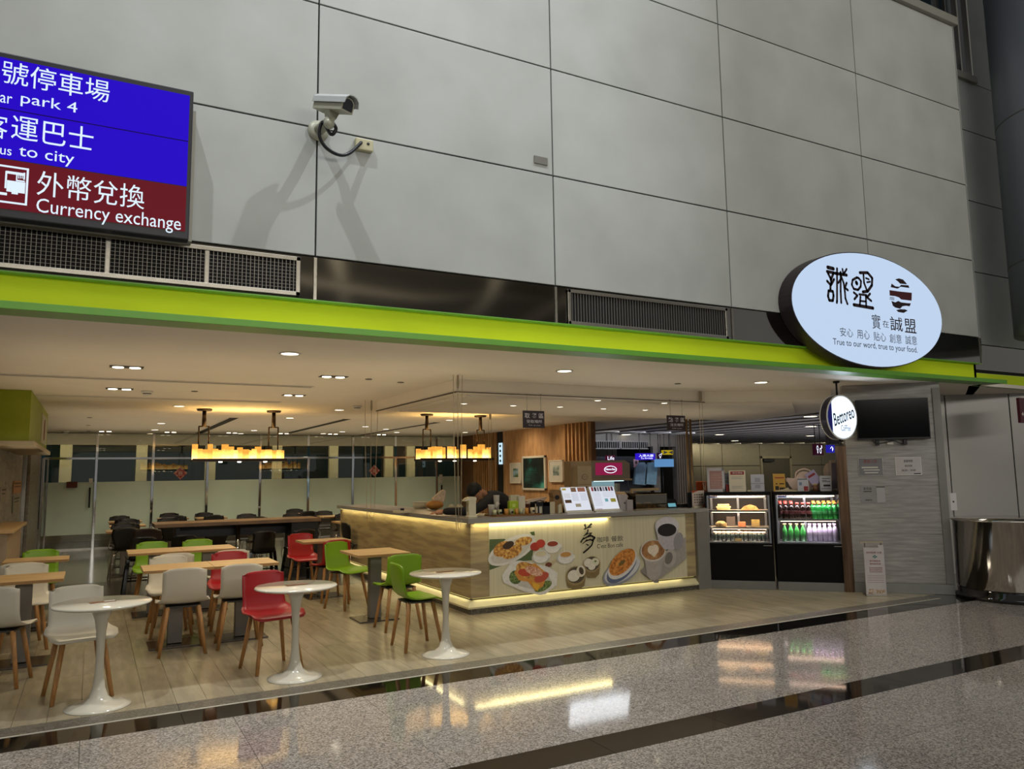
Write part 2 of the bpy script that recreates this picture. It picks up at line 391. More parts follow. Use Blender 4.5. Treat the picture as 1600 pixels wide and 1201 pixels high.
grille(3.87, 5.90, 2.985, 3.325, 1, 60, 0, 'long steel ventilation grille between mirror panels beside the oval sign')

# green light cove: fascia, ledge with an upstand lip, hidden LED strip
cove = MB().box(-5.27, 10.5, YF+.06, YF+.1, CZ+.02, 2.985).box(10.45, 10.5, YF+.06, YR+.02, CZ+.02, 2.985).box(10.5, 15, YR+.02, YR+.06, CZ+.02, 2.93).build('trim_3', GREENF, kind='structure')
MB().box(-5.27, 10.5, YF-.02, YF+.08, 2.978, 2.988).build('top_edge', GREENL, cove)
MB().slab([(-5.27, YF-.19), (10.75, YF-.19), (10.45, YF+.06), (-5.27, YF+.06)], CZ, CZ+.015).slab([(10.5, 6.13), (15, 6.13), (15, YR+.04), (10.5, YR+.04)], CZ+.031, CZ+.034).build('ledge', GREENL, cove)
MB().box(-5.27, 10.75, YF-.195, YF-.18, CZ-.002, CZ+.05, .003).box(10.55, 15, 6.12, 6.135, CZ-.003, CZ+.035).build('lip', GREENL, cove)
MB().box(-5.27, 10.4, YF-.16, YF-.15, CZ+.017, CZ+.027).box(10.6, 15, 6.15, 6.16, CZ+.035, CZ+.045).build('led_strip', glow('cove_led', '#fbff90', 62), cove)

# ------------------------------------------------------------------ ceilings
ceil = MB().slab([(-3.2, YF-.18), (10.7, YF-.18), (10.7, YF+.1), (14.5, YR-.1), (14.5, 7.5), (10.9, 8.8), (12.6, 17), (12.9, 21), (-3.2, 21)], CZ+.001, CZ+.05)
ceil.slab([(9.4, 5.9), (11, 6.2), (11, 9), (9.4, 9)], CZ+.0007, CZ+.04).slab([(10.5, YF), (10.5, 6.14), (15, 6.14), (15, 9), (10.6, 8.5)], CZ+.0005, CZ+.03)
ceil = ceil.build('ceiling', CEIL, kind='structure')
A_ = at(712, 592, Z=CZ); B_ = at(1100, 612, Z=CZ); C_ = at(1290, 607, Z=CZ)
ZT = 2.555
poly = [(A_.x, A_.y), (B_.x, A_.y+.03), (C_.x+.1, C_.y), (10.85, 9.0), (11.2, 10.9), (A_.x, 10.9)]
MB().slab(poly, ZT, CZ).build('dropped_soffit', CEIL, ceil)
MB().slab([(poly[0][0]-.012, poly[0][1]), (poly[0][0]+.012, poly[0][1]), (A_.x+.012, 10.9), (A_.x-.012, 10.9)], ZT-.012, ZT).slab([(A_.x, A_.y-.01), (B_.x, A_.y+.02), (B_.x, A_.y+.04), (A_.x, A_.y+.01)], ZT-.008, ZT).build('edge_track', mat('track_brown', '#4a3f34', .6), ceil)
MB().slab([(poly[0][0]+.25, poly[0][1]+.25), (poly[1][0]-.1, poly[1][1]+.25), (C_.x-.1, C_.y+.5), (10.5, 9.1), (10.9, 10.6), (A_.x+.25, 10.6)], ZT-.03, ZT-.001).build('soffit_panel', CEIL, ceil)
hallc = MB().slab([(10.95, 8.9), (30, 4), (40, 26), (40, 40), (12.95, 21), (12.6, 17)], CZ+.0, CZ+.06).build('ceiling_corridor', mat('grey_ceiling', '#8d8a88', .6), kind='structure')
for k in range(26):
    x = 11.6+k*.9
    MB().box(x, x+.05, 7.5, 34, CZ-.03, CZ).build('ceiling_slat', MATS['grey_ceiling'], hallc)
# linear air slots
def slot(px0, py0, px1, py1, wd, label, grp=None):
    a, b = at(px0, py0, Z=CZ), at(px1, py1, Z=CZ); d = (b-a); L_ = d.length; ang = math.atan2(d.y, d.x)
    t = thing('air_slot', label, 'vent', (a.x, a.y, CZ), ang, grp)
    MB().box(0, L_, -wd/2, wd/2, -.004, 0).build('slot_opening', mat('slot_dark', '#2c2824', .9), t)
    MB().box(0, L_, -wd/2-.012, -wd/2, -.008, 0).box(0, L_, wd/2, wd/2+.012, -.008, 0).build('frame', CEIL, t)
def lin2(a, b): return a, b
a0 = at(487, 604, Z=CZ)
for (xr, yr, lab) in ((487, 604, 'long narrow air slot in the cafe ceiling nearest the green cove'), (437, 628, 'long narrow air slot in the cafe ceiling just in front of the left hanging lamp')):
    q = at(xr, yr, Z=CZ)
    t = thing('air_slot', lab, 'vent', (q.x-5, q.y, CZ))
    MB().box(0, 5, -.06, .06, -.004, 0).build('slot_opening', mat('slot_dark', '#2c2824', .9), t)
    MB().box(0, 5, -.008, .008, -.008, -.004).box(0, 5.01, -.075, -.06, -.008, 0).box(0, 5.01, .06, .075, -.008, 0).build('frame', CEIL, t)
for (x, y0, y1, lab) in ((at(362, 654, Z=CZ).x, 14.9, 20.3, 'air slot running to the glass wall behind the left hanging lamp'), (at(535, 656, Z=CZ).x, 14.6, 20.3, 'air slot running to the glass wall between the two hanging lamps'), (at(650, 665, Z=CZ).x, 15.0, 20.3, 'air slot running to the glass wall behind the right hanging lamp')):
    t = thing('air_slot', lab, 'vent', (x, y0, CZ))
    MB().box(-.08, .08, 0, y1-y0, -.004, 0).build('slot_opening', MATS['slot_dark'], t)
    MB().box(-.095, -.08, 0, y1-y0, -.008, 0).box(.08, .095, 0, y1-y0, -.008, 0).build('frame', CEIL, t)
# downlights
LAMPW = glow('lamp_face_warm', '#fff0d0', 7)
def mkdown(r, mt, name='round_downlight'):
    t = thing(name, 'x', 'ceiling light')
    MB().lathe([(r*1.0, -.006), (r*1.28, -.008), (r*1.3, -.001), (r*1.0, -.001)], n=24).build('trim_ring', WHITEP, t)
    MB().lathe([(0, -.006), (r, -.006), (r, -.003), (0, -.003)], n=20).build('lamp_face', mt, t)
    return t
big = mkdown(.075, LAMPW)
names = ['round ceiling downlight above the left seats, first along the green cove from the left', 'round ceiling downlight above the counter, second along the green cove from the left', 'round ceiling downlight beside the round coffee sign, third along the green cove from the left', 'round ceiling downlight above the wall television, last along the green cove']
for i, (x, y) in enumerate(DL_FRONT):
    p = at(x, y, Z=CZ)
    if i == 0: big.location = (p.x, p.y, CZ); big['label'] = names[0]; big['group'] = 'front row downlights'
    else: dup(big, (p.x, p.y, CZ), 0, names[i], 'front row downlights')
big['group'] = 'front row downlights'
sm = None
SMALL = [(280,634),(530,640),(252,661),(242,671),(235,677),(397,672),(376,677),(453,652.6),(535,674),(571,666),(505,677),(603,670),(620,675),(702,656),(727,675)]
for x, y in SMALL:
    p = at(x, y, Z=CZ)
    if sm is None: sm = mkdown(.07, LAMPW, 'small_downlight'); sm.location = (p.x, p.y, CZ); sm['label'] = 'small round downlight in the cafe ceiling over the black chairs'; sm['group'] = 'small downlights over the rear seats'
    else: dup(sm, (p.x, p.y, CZ))
first = None
for x, y in [(725,630),(802,633),(875,635),(934,625),(943,638),(1008,640),(1038,629)]:
    zz = ZT-.03 if y < 650 else CZ
    p = at(x, y, Z=zz)
    if first is None: first = mkdown(.04, LAMPW, 'small_downlight'); first.location = (p.x, p.y, zz); first['label'] = 'tiny round spotlight in the dropped soffit over the counter'; first['group'] = 'soffit spotlights over the counter'
    else: dup(first, (p.x, p.y, zz))
first = None
for x, y in [(978,677),(1015,686),(1124,677),(1148,687),(1266,648),(1267,664),(1266,679)]:
    p = at(x, y, Z=CZ)
    if first is None: first = mkdown(.13, LAMPW, 'corridor_downlight'); first.location = (p.x, p.y, CZ-.03); first['label'] = 'round downlight in the slatted grey corridor ceiling'; first['group'] = 'corridor downlights'
    else: dup(first, (p.x, p.y, CZ-.03))
# twin spots
tw = None
for x, y in [(198,573),(187,607),(521,588),(459,617),(164,686),(266,687),(362,687),(443,688),(520,688),(596,688)]:
    p = at(x, y, Z=CZ) if y < 650 else at(x, y, Y=19.9)
    if tw is None:
        tw = thing('twin_spotlight', 'recessed twin spotlight nearest the green cove above the left tables', 'ceiling light', (p.x, p.y, CZ), 0, 'twin spotlights')
        MB().box(-.15, .15, -.07, .07, -.006, 0).build('housing', mat('dark_housing', '#3a352e', .6), tw)
        lm = MB().lathe([(0, -.012), (.05, -.012), (.05, -.006), (0, -.006)], n=16).mesh('lamp_face', LAMPW)
        link('lamp_face', lm, tw, loc=(-.075, 0, 0)); link('lamp_face', lm, tw, loc=(.075, 0, 0))
    else: dup(tw, (p.x, p.y, CZ), 0, {607: 'recessed twin spotlight left of the smoke detector, behind another one', 588: 'recessed twin spotlight above the red chairs, front right of the front four', 617: 'recessed twin spotlight in front of the left hanging lamp, its right hanger side'}.get(y, 'recessed twin spotlight at the ceiling edge along the rear glass wall'), 'twin spotlights along the rear glass wall' if y > 650 else 'twin spotlights')
# smoke detector, small round sensors and ceiling vents
def sensor(x, y, label, kind='smoke'):
    p = at(x, y, Z=CZ if y > 0 else ZT); t = thing('smoke_detector', label, 'detector', (p.x, min(p.y, 20.0), CZ))
    MB().lathe([(.07, 0), (.07, -.02), (.045, -.03), (.04, -.055), (0, -.06)], n=20).build('housing', WHITEP, t)
    MB().lathe([(.05, -.028), (.052, -.034), (.04, -.04)], n=20).build('sensor_ring', mat('dark_grey_plastic', '#3c3a36', .5), t)
sensor(230, 611, 'round smoke detector in the cafe ceiling above the left tables')
sensor(558, 634, 'small dome camera on the cafe ceiling left of the dropped soffit')
sensor(107, 681, 'small dark dome on the ceiling edge above the glass door')
first = None
for x, y in [(304,611),(626,597),(576,592),(140,652),(138,664),(138,673),(1054+5,599),(692,603)]:
    p = at(x, y, Z=CZ)
    t = thing('ceiling_sensor', 'small flat round cover in the cafe ceiling', 'sensor', (p.x, p.y, CZ), 0, 'flat ceiling covers')
    MB().lathe([(.04, 0), (.04, -.006), (.03, -.008), (0, -.008)], n=16).build('cover', mat('cap_grey', '#6d665a', .6), t)

# ------------------------------------------------------------------ rear glass partition
YG = 20.6
MX = [-1.0, .07, 1.28, 2.52, 3.80, 5.04, 6.25, 7.49, 8.73, 9.83]
CLEAR = glassmat('clear_glass', '#dedccf', .02)
FROST = mat('frosted_film', '#cddfcf', .22, noise=(1.5, .05, (1, 1, 1)), spec=.6)
part_ = thing('window_2', 'rear glass partition with chrome posts and a frosted band', 'window'); part_['kind'] = 'structure'
for i, x in enumerate(MX):
    tall = i in (1, 2, 3, 4, 6, 8, 9)
    MB().box(x-.03, x+.03, YG-.04, YG+.03, 0, CZ if tall else 2.1, .006).build('post', CHROME, part_)
    if i < len(MX)-1:
        x0, x1 = x+.03, MX[i+1]-.03
        MB().box(x0, x1, YG-.003, YG+.003, .02, 2.07).build('glass_pane', CLEAR, part_)
        MB().box(x0, x1, YG-.003, YG+.003, 2.12, CZ-.0).build('glass_pane', CLEAR, part_)
        MB().box(x0, x1, YG-.006, YG-.0035, .34, 1.545).build('frosted_film', FROST, part_)
MB().box(-1.0, 9.85, YG-.035, YG+.02, 2.07, 2.12, .004).build('rail', CHROME, part_)
MB().box(-1.0, 9.85, YG-.03, YG+.02, 0, .03).build('bottom_rail', STEEL, part_)
# door hardware in the left bay
dr = thing('door_1', 'frosted glass door with a long dark pull handle at the far left of the glass partition', 'door', (-.92, YG-.05, 0)); dr['kind'] = 'structure'
MB().box(.86, .90, -.05, -.02, .95, 1.42, .008).box(.87, .89, -.03, .04, 1.0, 1.03).box(.87, .89, -.03, .04, 1.35, 1.38).build('handle', BLACKM, dr)
MB().box(.85, .93, -.01, .03, 1.52, 1.63, .004).build('lock_plate', WHITEP, dr)
MB().box(.0, .03, -.02, .04, 0, 2.1).build('door_edge', CHROME, dr)
MB().box(.40, .62, -.012, .005, 1.42, 1.56).build('sign_plate', mat('dark_red_sign', '#5a2418', .5), dr)
dr2 = thing('door_2', 'dark pull handle of the glass door behind the counter at the right end of the glass partition', 'door', (8.7, YG-.05, 0)); dr2['kind'] = 'structure'
MB().box(.14, .18, -.05, -.02, .9, 1.3, .008).build('handle', BLACKM, dr2)
MB().box(.10, .20, -.01, .03, 1.35, 1.6, .004).build('lock_plate', WHITEP, dr2)
# red diamond stickers on the glass
DIAR = rampmat('red_and_white_paper_cut', [(0, '#a63a3c'), (.45, '#b5484a'), (.55, '#cfa8a0'), (1, '#d8bcb2')], 26, rough=.6)
for x, y, lab in ((282, 739, 'red and white paper diamond on the glass behind the left hanging lamp'), (585, 735, 'red and white paper diamond on the glass beside the hanging cords')):
    p = at(x, y, Y=YG-.01); d = MB().prism([(-.16, 0), (0, -.16), (.16, 0), (0, .16)], -.006, 0).build('paper_diamond', DIAR, loc=(p.x, YG-.008, p.z)); tag(d, lab, 'decoration', None)
    MB().prism([(-.10, 0), (0, -.10), (.10, 0), (0, .10)], -.008, -.006).prism([(-.05, 0), (0, -.05), (.05, 0), (0, .05)], -.0095, -.008).build('inner_diamond', mat('red_paper', '#b0343a', .6), d)
    textfit('春', -.06, .06, -.06, .06, -.010, mat('cream_print', '#dcc8b8', .6), d, name='cut_character')
# outer facade seen through the glass: pale piers, dark panes, header
YO = 23.4
wb = MB().box(-4, 13, YO+.1, YO+.3, 0, 3).build('wall_back', mat('night_outside', '#0d1512', .6), kind='structure')
PIER = mat('pale_pier', '#c8bf9c', .6)
MB().box(-4, 13, YO-.1, YO+.1, 2.52, 3).build('header_beam', mat('beige_beam', '#857c6c', .6), wb)
MB().box(-4, 13, YO-.06, YO+.1, 0, .35).build('sill', MATS['beige_beam'], wb)
light('AREA', 'outer_wash', (4.5, YO-1.0, CZ-.03), 90, (1, .93, .75), (4.5, YO, 1.2), shape='RECTANGLE', size=14, size_y=.1)
pxs = [103, 221, 328, 432, 520, 606, 640]
lastx = -4
for px in pxs+[760]:
    x = at(px, 720, Y=YO).x if px < 760 else 13
    pane = MB().box(lastx+.1, x-.1, YO, YO+.02, .35, 2.52).build('pane', mat('blue_green_night_glass', '#16262a', .06, noise=(.5, .35), spec=.25), wb)
    if px < 760: MB().box(x-.14, x+.14, YO-.12, YO+.06, .35, 2.52, .01).build('pier', PIER, wb)
    lastx = x
fl = MB().box(-4, 13, 20.75, YO, -.011, 0).build('outer_floor_strip', DARKPL, floor)

# ------------------------------------------------------------------ left wall with stone-look panels and green fascia sign
wl = MB().box(-1.5, -1.12, 9.5, 20.7, 0, CZ).build('wall_left', DARKGAP, kind='structure')
for (a, b, x) in ((9.5, 13.1, -1.08), (13.13, 15.9, -1.08), (17.2, 20.5, -1.04)):
    MB().box(x-.05, x, a, b, 0, CZ, .004).build('wall_panel', DSTONE, wl)
MB().box(-1.12, -1.10, 15.9, 17.2, 0, CZ).build('dark_opening', mat('dark_brown_gap', '#15110d', .8), wl)
MB().box(-1.12, -1.02, 15.95, 16.0, .3, 2.4, .004).build('metal_edge', STEEL, wl)
gb = thing('green_sign_box', 'lime green sign box with a red oval emblem high on the left wall', 'sign', (-1.08, 11.0, 2.08))
MB().box(0, .38, 0, 4.0, 0, .62).build('case', mat('olive_lime', '#8f9a10', .5), gb)
MB().box(-.0, .44, -.05, 4.06, -.06, 0, .01).build('ledge', mat('cream_ledge', '#b7a98c', .5), gb)
MB().box(.381, .386, 2.3, 3.7, .08, .52).build('face_plate', mat('pale_grey_plate', '#a7a58c', .5), gb)
MB().lathe([(0, 0), (.16, 0), (.16, .006), (0, .006)], sx=.55, n=24, mtx=Matrix.Translation((.387, 3.0, .3)) @ Matrix.Rotation(PI/2, 4, 'Y') @ Matrix.Rotation(PI/2, 4, 'Z')).build('emblem', mat('dull_red', '#7c2f2a', .5), gb)
for (y0, y1, z0, z1, c, lab) in ((12.3, 13.0, 1.33, 1.52, '#8f8574', 'beige notice on the left wall nearest the seats'), (14.2, 15.6, 1.40, 1.60, '#a9794f', 'orange-brown notice on the left wall above a framed one'), (14.3, 15.4, 1.1, 1.36, '#8c8672', 'framed pale notice on the left wall under an orange-brown one')):
    n_ = MB().box(-1.075, -1.06, y0, y1, z0, z1, .004).build('wall_notice', mat('notice_'+c[1:], c, .6)); tag(n_, lab, 'notice')
    MB().box(-1.0598, -1.0585, y0+.08, y1-.08, z1-.05, z1-.03).box(-1.0598, -1.0585, y0+.1, y1-.2, z1-.10, z1-.085).build('print_line', INK, n_)
lc = thing('wood_side_counter', 'low wooden counter end at the left edge under the green sign box', 'counter', (-1.05, 10.6, 0))
MB().box(0, .22, 0, 2.0, 0, 1.0).build('body', mat('cream_board', '#a3917a', .6), lc); MB().box(-.0, .28, -.05, 2.05, 1.0, 1.04, .006).build('top', PINE, lc)
# ------------------------------------------------------------------ right side: diagonal stone wall, television, notices, drum
FD = Fr(8.8, 6.8, -PI/4)
x0 = FD.p(1328, 800)[0]; x1 = FD.p(1490, 925)[0]+.02; xw = x1
ws = MB().box(x0, xw, .01, .2, 0, CZ).build('wall_right', STONEW, kind='structure', loc=(8.8, 6.8, 0), rz=-PI/4)
zs = [.13, .75, 1.37, 1.99, CZ]
xm = (x0+x1)/2
for i in range(4):
    MB().box(x0, x1, 0, .012, zs[i]+.0015, zs[i+1]-.0015).build('stone_panel', STONEW, ws)
MB().box(x0, x1, -.012, .0, 0, .125, .003).build('kick_plate', mat('pale_grey_kick', '#8b8c88', .35, .4), ws)
MB().box(x1-.09, x1, -.02, 0, .13, 2.62).build('edge_panel', mat('mid_grey_panel', '#7c7b76', .5), ws)
pm = MB()
xp = FD.p(1312, 800)[0]
pm.box(xp, x0, -.01, .12, 0, 1.9, .004)
po = pm.build('trim_4', mat('bronze_mirror', '#6a5442', .28, .8, noise=(5, .5, (6, 6, .4))), kind='structure', loc=(8.8, 6.8, 0), rz=-PI/4)
# television
a = FD.rect(1336, 625, 1455, 685, -.1)
tv = thing('television', 'black wall-mounted television, switched off, on the grey stone wall', 'television', FD.w(a[0], -.1, a[2]), -PI/4)
w, h = a[1]-a[0], a[3]-a[2]
MB().box(0, w, 0, .05, 0, h, .006).build('housing', BLACKM, tv)
MB().box(.012, w-.012, -.003, 0, .025, h-.012).build('screen', mat('dark_screen', '#060608', .12, noise=(2, .05), spec=.08), tv)
for f in (.28, .66):
    MB().box(w*f-.02, w*f+.02, .03, .1, -.07, h*.8).build('bracket', BLACKM, tv)
MB().tube([(w*.2, .04, .0), (w*.25, .03, -.05), (w*.35, .02, -.04), (w*.5, .02, -.015), (w*.62, .03, -.06), (w*.68, .06, -.03)], .006).build('cable', BLACKM, tv)
MB().box(w*.42, w*.50, .05, .1, -.06, -.02).build('socket', PAPER, tv)
# notices on the stone wall
def notice(fr, px0, py0, px1, py1, col, label, lines=(), name='wall_notice', dy=-.006, cat='notice', title=None, frame=None, lcol=INK):
    a = fr.rect(px0, py0, px1, py1, dy); w, h = a[1]-a[0], a[3]-a[2]
    t = thing(name, label, cat, fr.w(a[0], dy, a[2]), fr.rz)
    MB().box(0, w, 0, .005, 0, h).build('sheet', mat('sheet_'+col[1:], col, .45), t)
    if frame: MB().box(-.006, w+.006, -.002, .006, -.006, 0).box(-.006, w+.006, -.002, .006, h, h+.006).box(-.006, 0, -.002, .006, 0, h).box(w, w+.006, -.002, .006, 0, h).build('border', frame, t)
    k = 0
    for l in lines:   # (fx0, fx1, fz0, fz1[, material])
        MB().box(w*l[0], w*l[1], -.0012, 0, h*l[2], h*l[3]).build('print_line', l[4] if len(l) > 4 else lcol, t)
    if title:
        for (s, fx0, fx1, fz0, fz1, m_) in title: textfit(s, w*fx0, w*fx1, h*fz0, h*fz1, -.0005, m_, t)
    return t
REDI = mat('red_print', '#8c2a28', .6); GRYI = mat('grey_print', '#6d6c70', .6); CREAMI = mat('cream_letter', '#cfcac0', .6)
notice(FD, 1341, 716, 1380, 742, '#777679', 'grey notice with red heading on the stone wall, under the left of the television', [(.12, .8, .42, .5, CREAMI), (.2, .86, .28, .34, CREAMI), (.24, .8, .12, .18, CREAMI)], title=[('重要公告', .22, .78, .72, .92, REDI)], frame=STEEL)
notice(FD, 1399, 715, 1440, 741, '#b7b1b0', 'pale notice with opening hours on the stone wall, under the right of the television', [(.7, .97, .03, .08)], title=[('營業時間', .32, .68, .72, .88, INK), ('每日供應', .35, .65, .45, .58, INK), ('06:00 ~ 24:00', .22, .78, .2, .32, INK)], frame=WHITEP)
notice(FD, 1344, 758, 1369, 785, '#8a8888', 'grey sheet with a dark heading on the stone wall beside a pale card holder', [(.2, .75, .62, .66)], title=[('意見箱', .2, .75, .72, .88, INK), ('謝謝您', .3, .75, .1, .2, INK)])
n_ = notice(FD, 1369, 760, 1384, 785, '#a8a5a6', 'pale card holder with a black top edge on the stone wall beside a grey sheet', [(0, 1, .95, 1.0)])
notice(FD, 1484, 770, 1496, 797, '#cfcccb', 'small white switch plate on the right edge of the stone wall', [(.35, .6, .45, .55)], dy=-.03, name='switch_plate')
# standing sign at the foot of the stone wall
FS = Fr(8.5, 6.62, -PI/4+.12)
a = FS.rect(1348, 838, 1386, 931, 0); w, h = a[1]-a[0], 0
st = thing('standing_sign', 'tall white standing sign with red lettering at the foot of the stone wall', 'sign', FS.w(a[0], 0, 0), FS.rz)
hh = .60
MB().box(0, w, 0, .02, .02, hh, .004).build('board', mat('sign_white', '#bcb6b4', .5), st)
MB().box(-.01, w+.01, -.02, .14, 0, .02, .004).build('base', STEEL, st)
MB().box(w*.72, w*.98, .0, .02, hh, hh+.03).build('tab', mat('sign_white', '#bcb6b4'), st)
MB().tube([(w*.1, .03, .02), (w*.1, .03, hh+.06)], .006).tube([(w*.9, .03, .02), (w*.9, .03, hh+.06)], .006).build('rear_pole', STEEL, st)
MB().box(-.03, w, .02, .04, hh+.055, hh+.075).build('top_bar', mat('beige_bar', '#a79b85', .5), st)
GRN = mat('teal_print', '#2f6f68', .6)
textfit('如何點餐 方便', w*.12, w*.88, hh*.88, hh*.92, -.001, REDI, st)
textfit('❖', w*.4, w*.66, hh*.78, hh*.85, -.001, GRN, st)
for k, s in enumerate(('請至櫃檯點餐', '餐點備妥取餐')): textfit(s, w*.25, w*.8, hh*(.71-.06*k), hh*(.745-.06*k), -.001, REDI, st)
for k, s in enumerate(('點餐後請取號碼', '請至取餐區等候', '享用您的餐點')): textfit(s, w*.22, w*.86, hh*(.57-.04*k), hh*(.597-.04*k), -.001, REDI, st)
for k in range(4): MB().box(w*.1, w*.9, -.0012, 0, hh*(.42-.045*k), hh*(.424-.045*k)).build('rule_line', REDI, st)
MB().box(w*.1, w*.4, -.0012, 0, .03, .09).build('food_picture', rampmat('food_print', [(0, '#5b3b2a'), (.5, '#b59a80'), (1, '#d9cfc6')], 40), st)
MB().box(w*.45, w*.95, -.0012, 0, .035, .085).build('food_picture', MATS['food_print'], st)

# clad column at the far right: polished steel skirt, pale grey drum above
DC = (10.04, 5.50)
col = thing('steel_drum', 'polished steel drum on a black plinth at the far right edge of the cafe', 'column casing', (DC[0], DC[1], 0))
MB().lathe([(.62, .12), (.635, .14), (.635, .93), (.655, .935), (.655, .955), (0, .957)], n=64).build('steel_skirt', mat('polished_steel', '#c4bcb0', .11, 1, noise=(7, .12, (3, 3, .15)), bump=.12), col)
MB().lathe([(.66, 0), (.66, .05), (.63, .055), (.63, .12)], n=64).build('black_plinth', BLACKST, col)
MB().tube([(.64*math.cos(-2.2), .64*math.sin(-2.2), .13), (.64*math.cos(-2.2), .64*math.sin(-2.2), .93)], .004, 5).build('sheet_seam', mat('joint_dark', '#4d4c49', .6), col)
# pale grey clad wall behind it
GA, GB = at(1482, 617, Z=CZ), at(1600, 614, Z=CZ)
gang = math.atan2(GB.y-GA.y, GB.x-GA.x); GREYC = mat('grey_cladding', '#a9a7a3', .35, .1, noise=(1, .02))
wg = MB().box(-.6, 4, .03, .2, 0, CZ).build('wall_grey', DARKGAP, kind='structure', loc=(GA.x, GA.y, 0), rz=gang)
FGW = Fr(GA.x, GA.y, gang); js = [-.6, FGW.p(1480, 700)[0]+.02, FGW.p(1583, 700)[0], 4]
for i in range(3): MB().box(js[i]+.008, js[i+1]-.008, 0, .03, 0, CZ, .003).build('cladding_panel', GREYC, wg)
col2 = MB().lathe([(.9, 3.36), (.9, 9.5)], n=48).build('column', mat('dark_grey_cladding', '#6a7079', .4, .2, noise=(1, .02)), kind='structure', loc=(11.55, 5.04, 0))
for z in (4.3, 6.3, 8.3): MB().lathe([(.902, z), (.903, z+.012), (.902, z+.02)], n=48).build('cladding_joint', MATS['joint_dark'], col2)
FR2 = Fr(0, 5.9)
a = FR2.rect(1592, 621, 1622, 661, 0)
rs = thing('dark_red_sign', 'dark red sign with a white arrow at the right edge beside the grey column', 'sign', (a[0], 5.9, a[2]))
MB().box(0, a[1]-a[0], 0, .04, 0, a[3]-a[2], .004).build('panel', mat('maroon_sign', '#4f1220', .4), rs)
MB().prism([(.03, .12), (.07, .15), (.07, .09)], -.002, 0).box(.06, .12, -.002, 0, .113, .127).build('arrow', PAPER, rs)

# ------------------------------------------------------------------ oval light box sign
FO = Fr(0, YF-.19)
cx, cz = FO.p(1355, 485); 
rx = (FO.p(1474, 520)[0]-FO.p(1236.5, 460)[0])/2; cx = (FO.p(1474, 520)[0]+FO.p(1236.5, 460)[0])/2
zt_, zb_ = FO.p(1345, 394)[1], FO.p(1372, 574)[1]; cz = (zt_+zb_)/2; rz_ = (zt_-zb_)/2
ov = thing('oval_sign', 'large oval white light box sign with dark brown lettering over the cafe front', 'sign', (cx, YF-.19, cz))
MB().ell(0, 0, rx, rz_, .008, .19, 72).build('case', mat('dark_brown_case', '#2b2024', .4), ov)
MB().ell(0, 0, rx-.012, rz_-.012, 0, .007, 72).build('light_face', glow('oval_face_light', '#c9defa', .88), ov)
BR = mat('dark_brown_print', '#23080e', .6); NAVY = mat('slate_print', '#3a4657', .6)
def O(px, py): q = FO.p(px, py); return q[0]-cx, q[1]-cz
def Obox(pxl, pxr, pyb_at_l, pyt_at_l):
    l = O(pxl, pyb_at_l); t = O(pxl, pyt_at_l); r = O(pxr, pyb_at_l)[0]; return l[0], r, l[1], t[1]
def px_text(s, fr, ox, oz, pl, pr, pb, pt, mt, par, dy=-.0, **k):
    """lettering between pixel columns pl..pr; pb / pt are the pixel rows of its bottom / top at column pl"""
    b = fr.p(pl, pb, dy); t = fr.p(pl, pt, dy); r = fr.p(pr, pb, dy)
    return textfit(s, b[0]-ox, r[0]-ox, b[1]-oz, t[1]-oz, 0, mt, par, **k)
px_text('True to our word, true to your food.', FO, cx, cz, 1302, 1433, 541, 528, NAVY, ov, bold=.004)
for s, a_, b_, yb in (('安心', 1313, 1333, 525), ('用心', 1339.5, 1359, 528.5), ('貼心', 1365.5, 1384.5, 532), ('創意', 1390.5, 1409, 535), ('誠意', 1415, 1433, 537.5)):
    px_text(s, FO, cx, cz, a_, b_, yb, yb-14, NAVY, ov)
px_text('實', FO, cx, cz, 1363, 1376.5, 513, 490, BR, ov); px_text('在', FO, cx, cz, 1379.5, 1389, 511, 500, BR, ov); px_text('誠', FO, cx, cz, 1391.5, 1411, 516, 494, BR, ov, bold=.006); px_text('盟', FO, cx, cz, 1414, 1432, 519, 497, BR, ov, bold=.006)
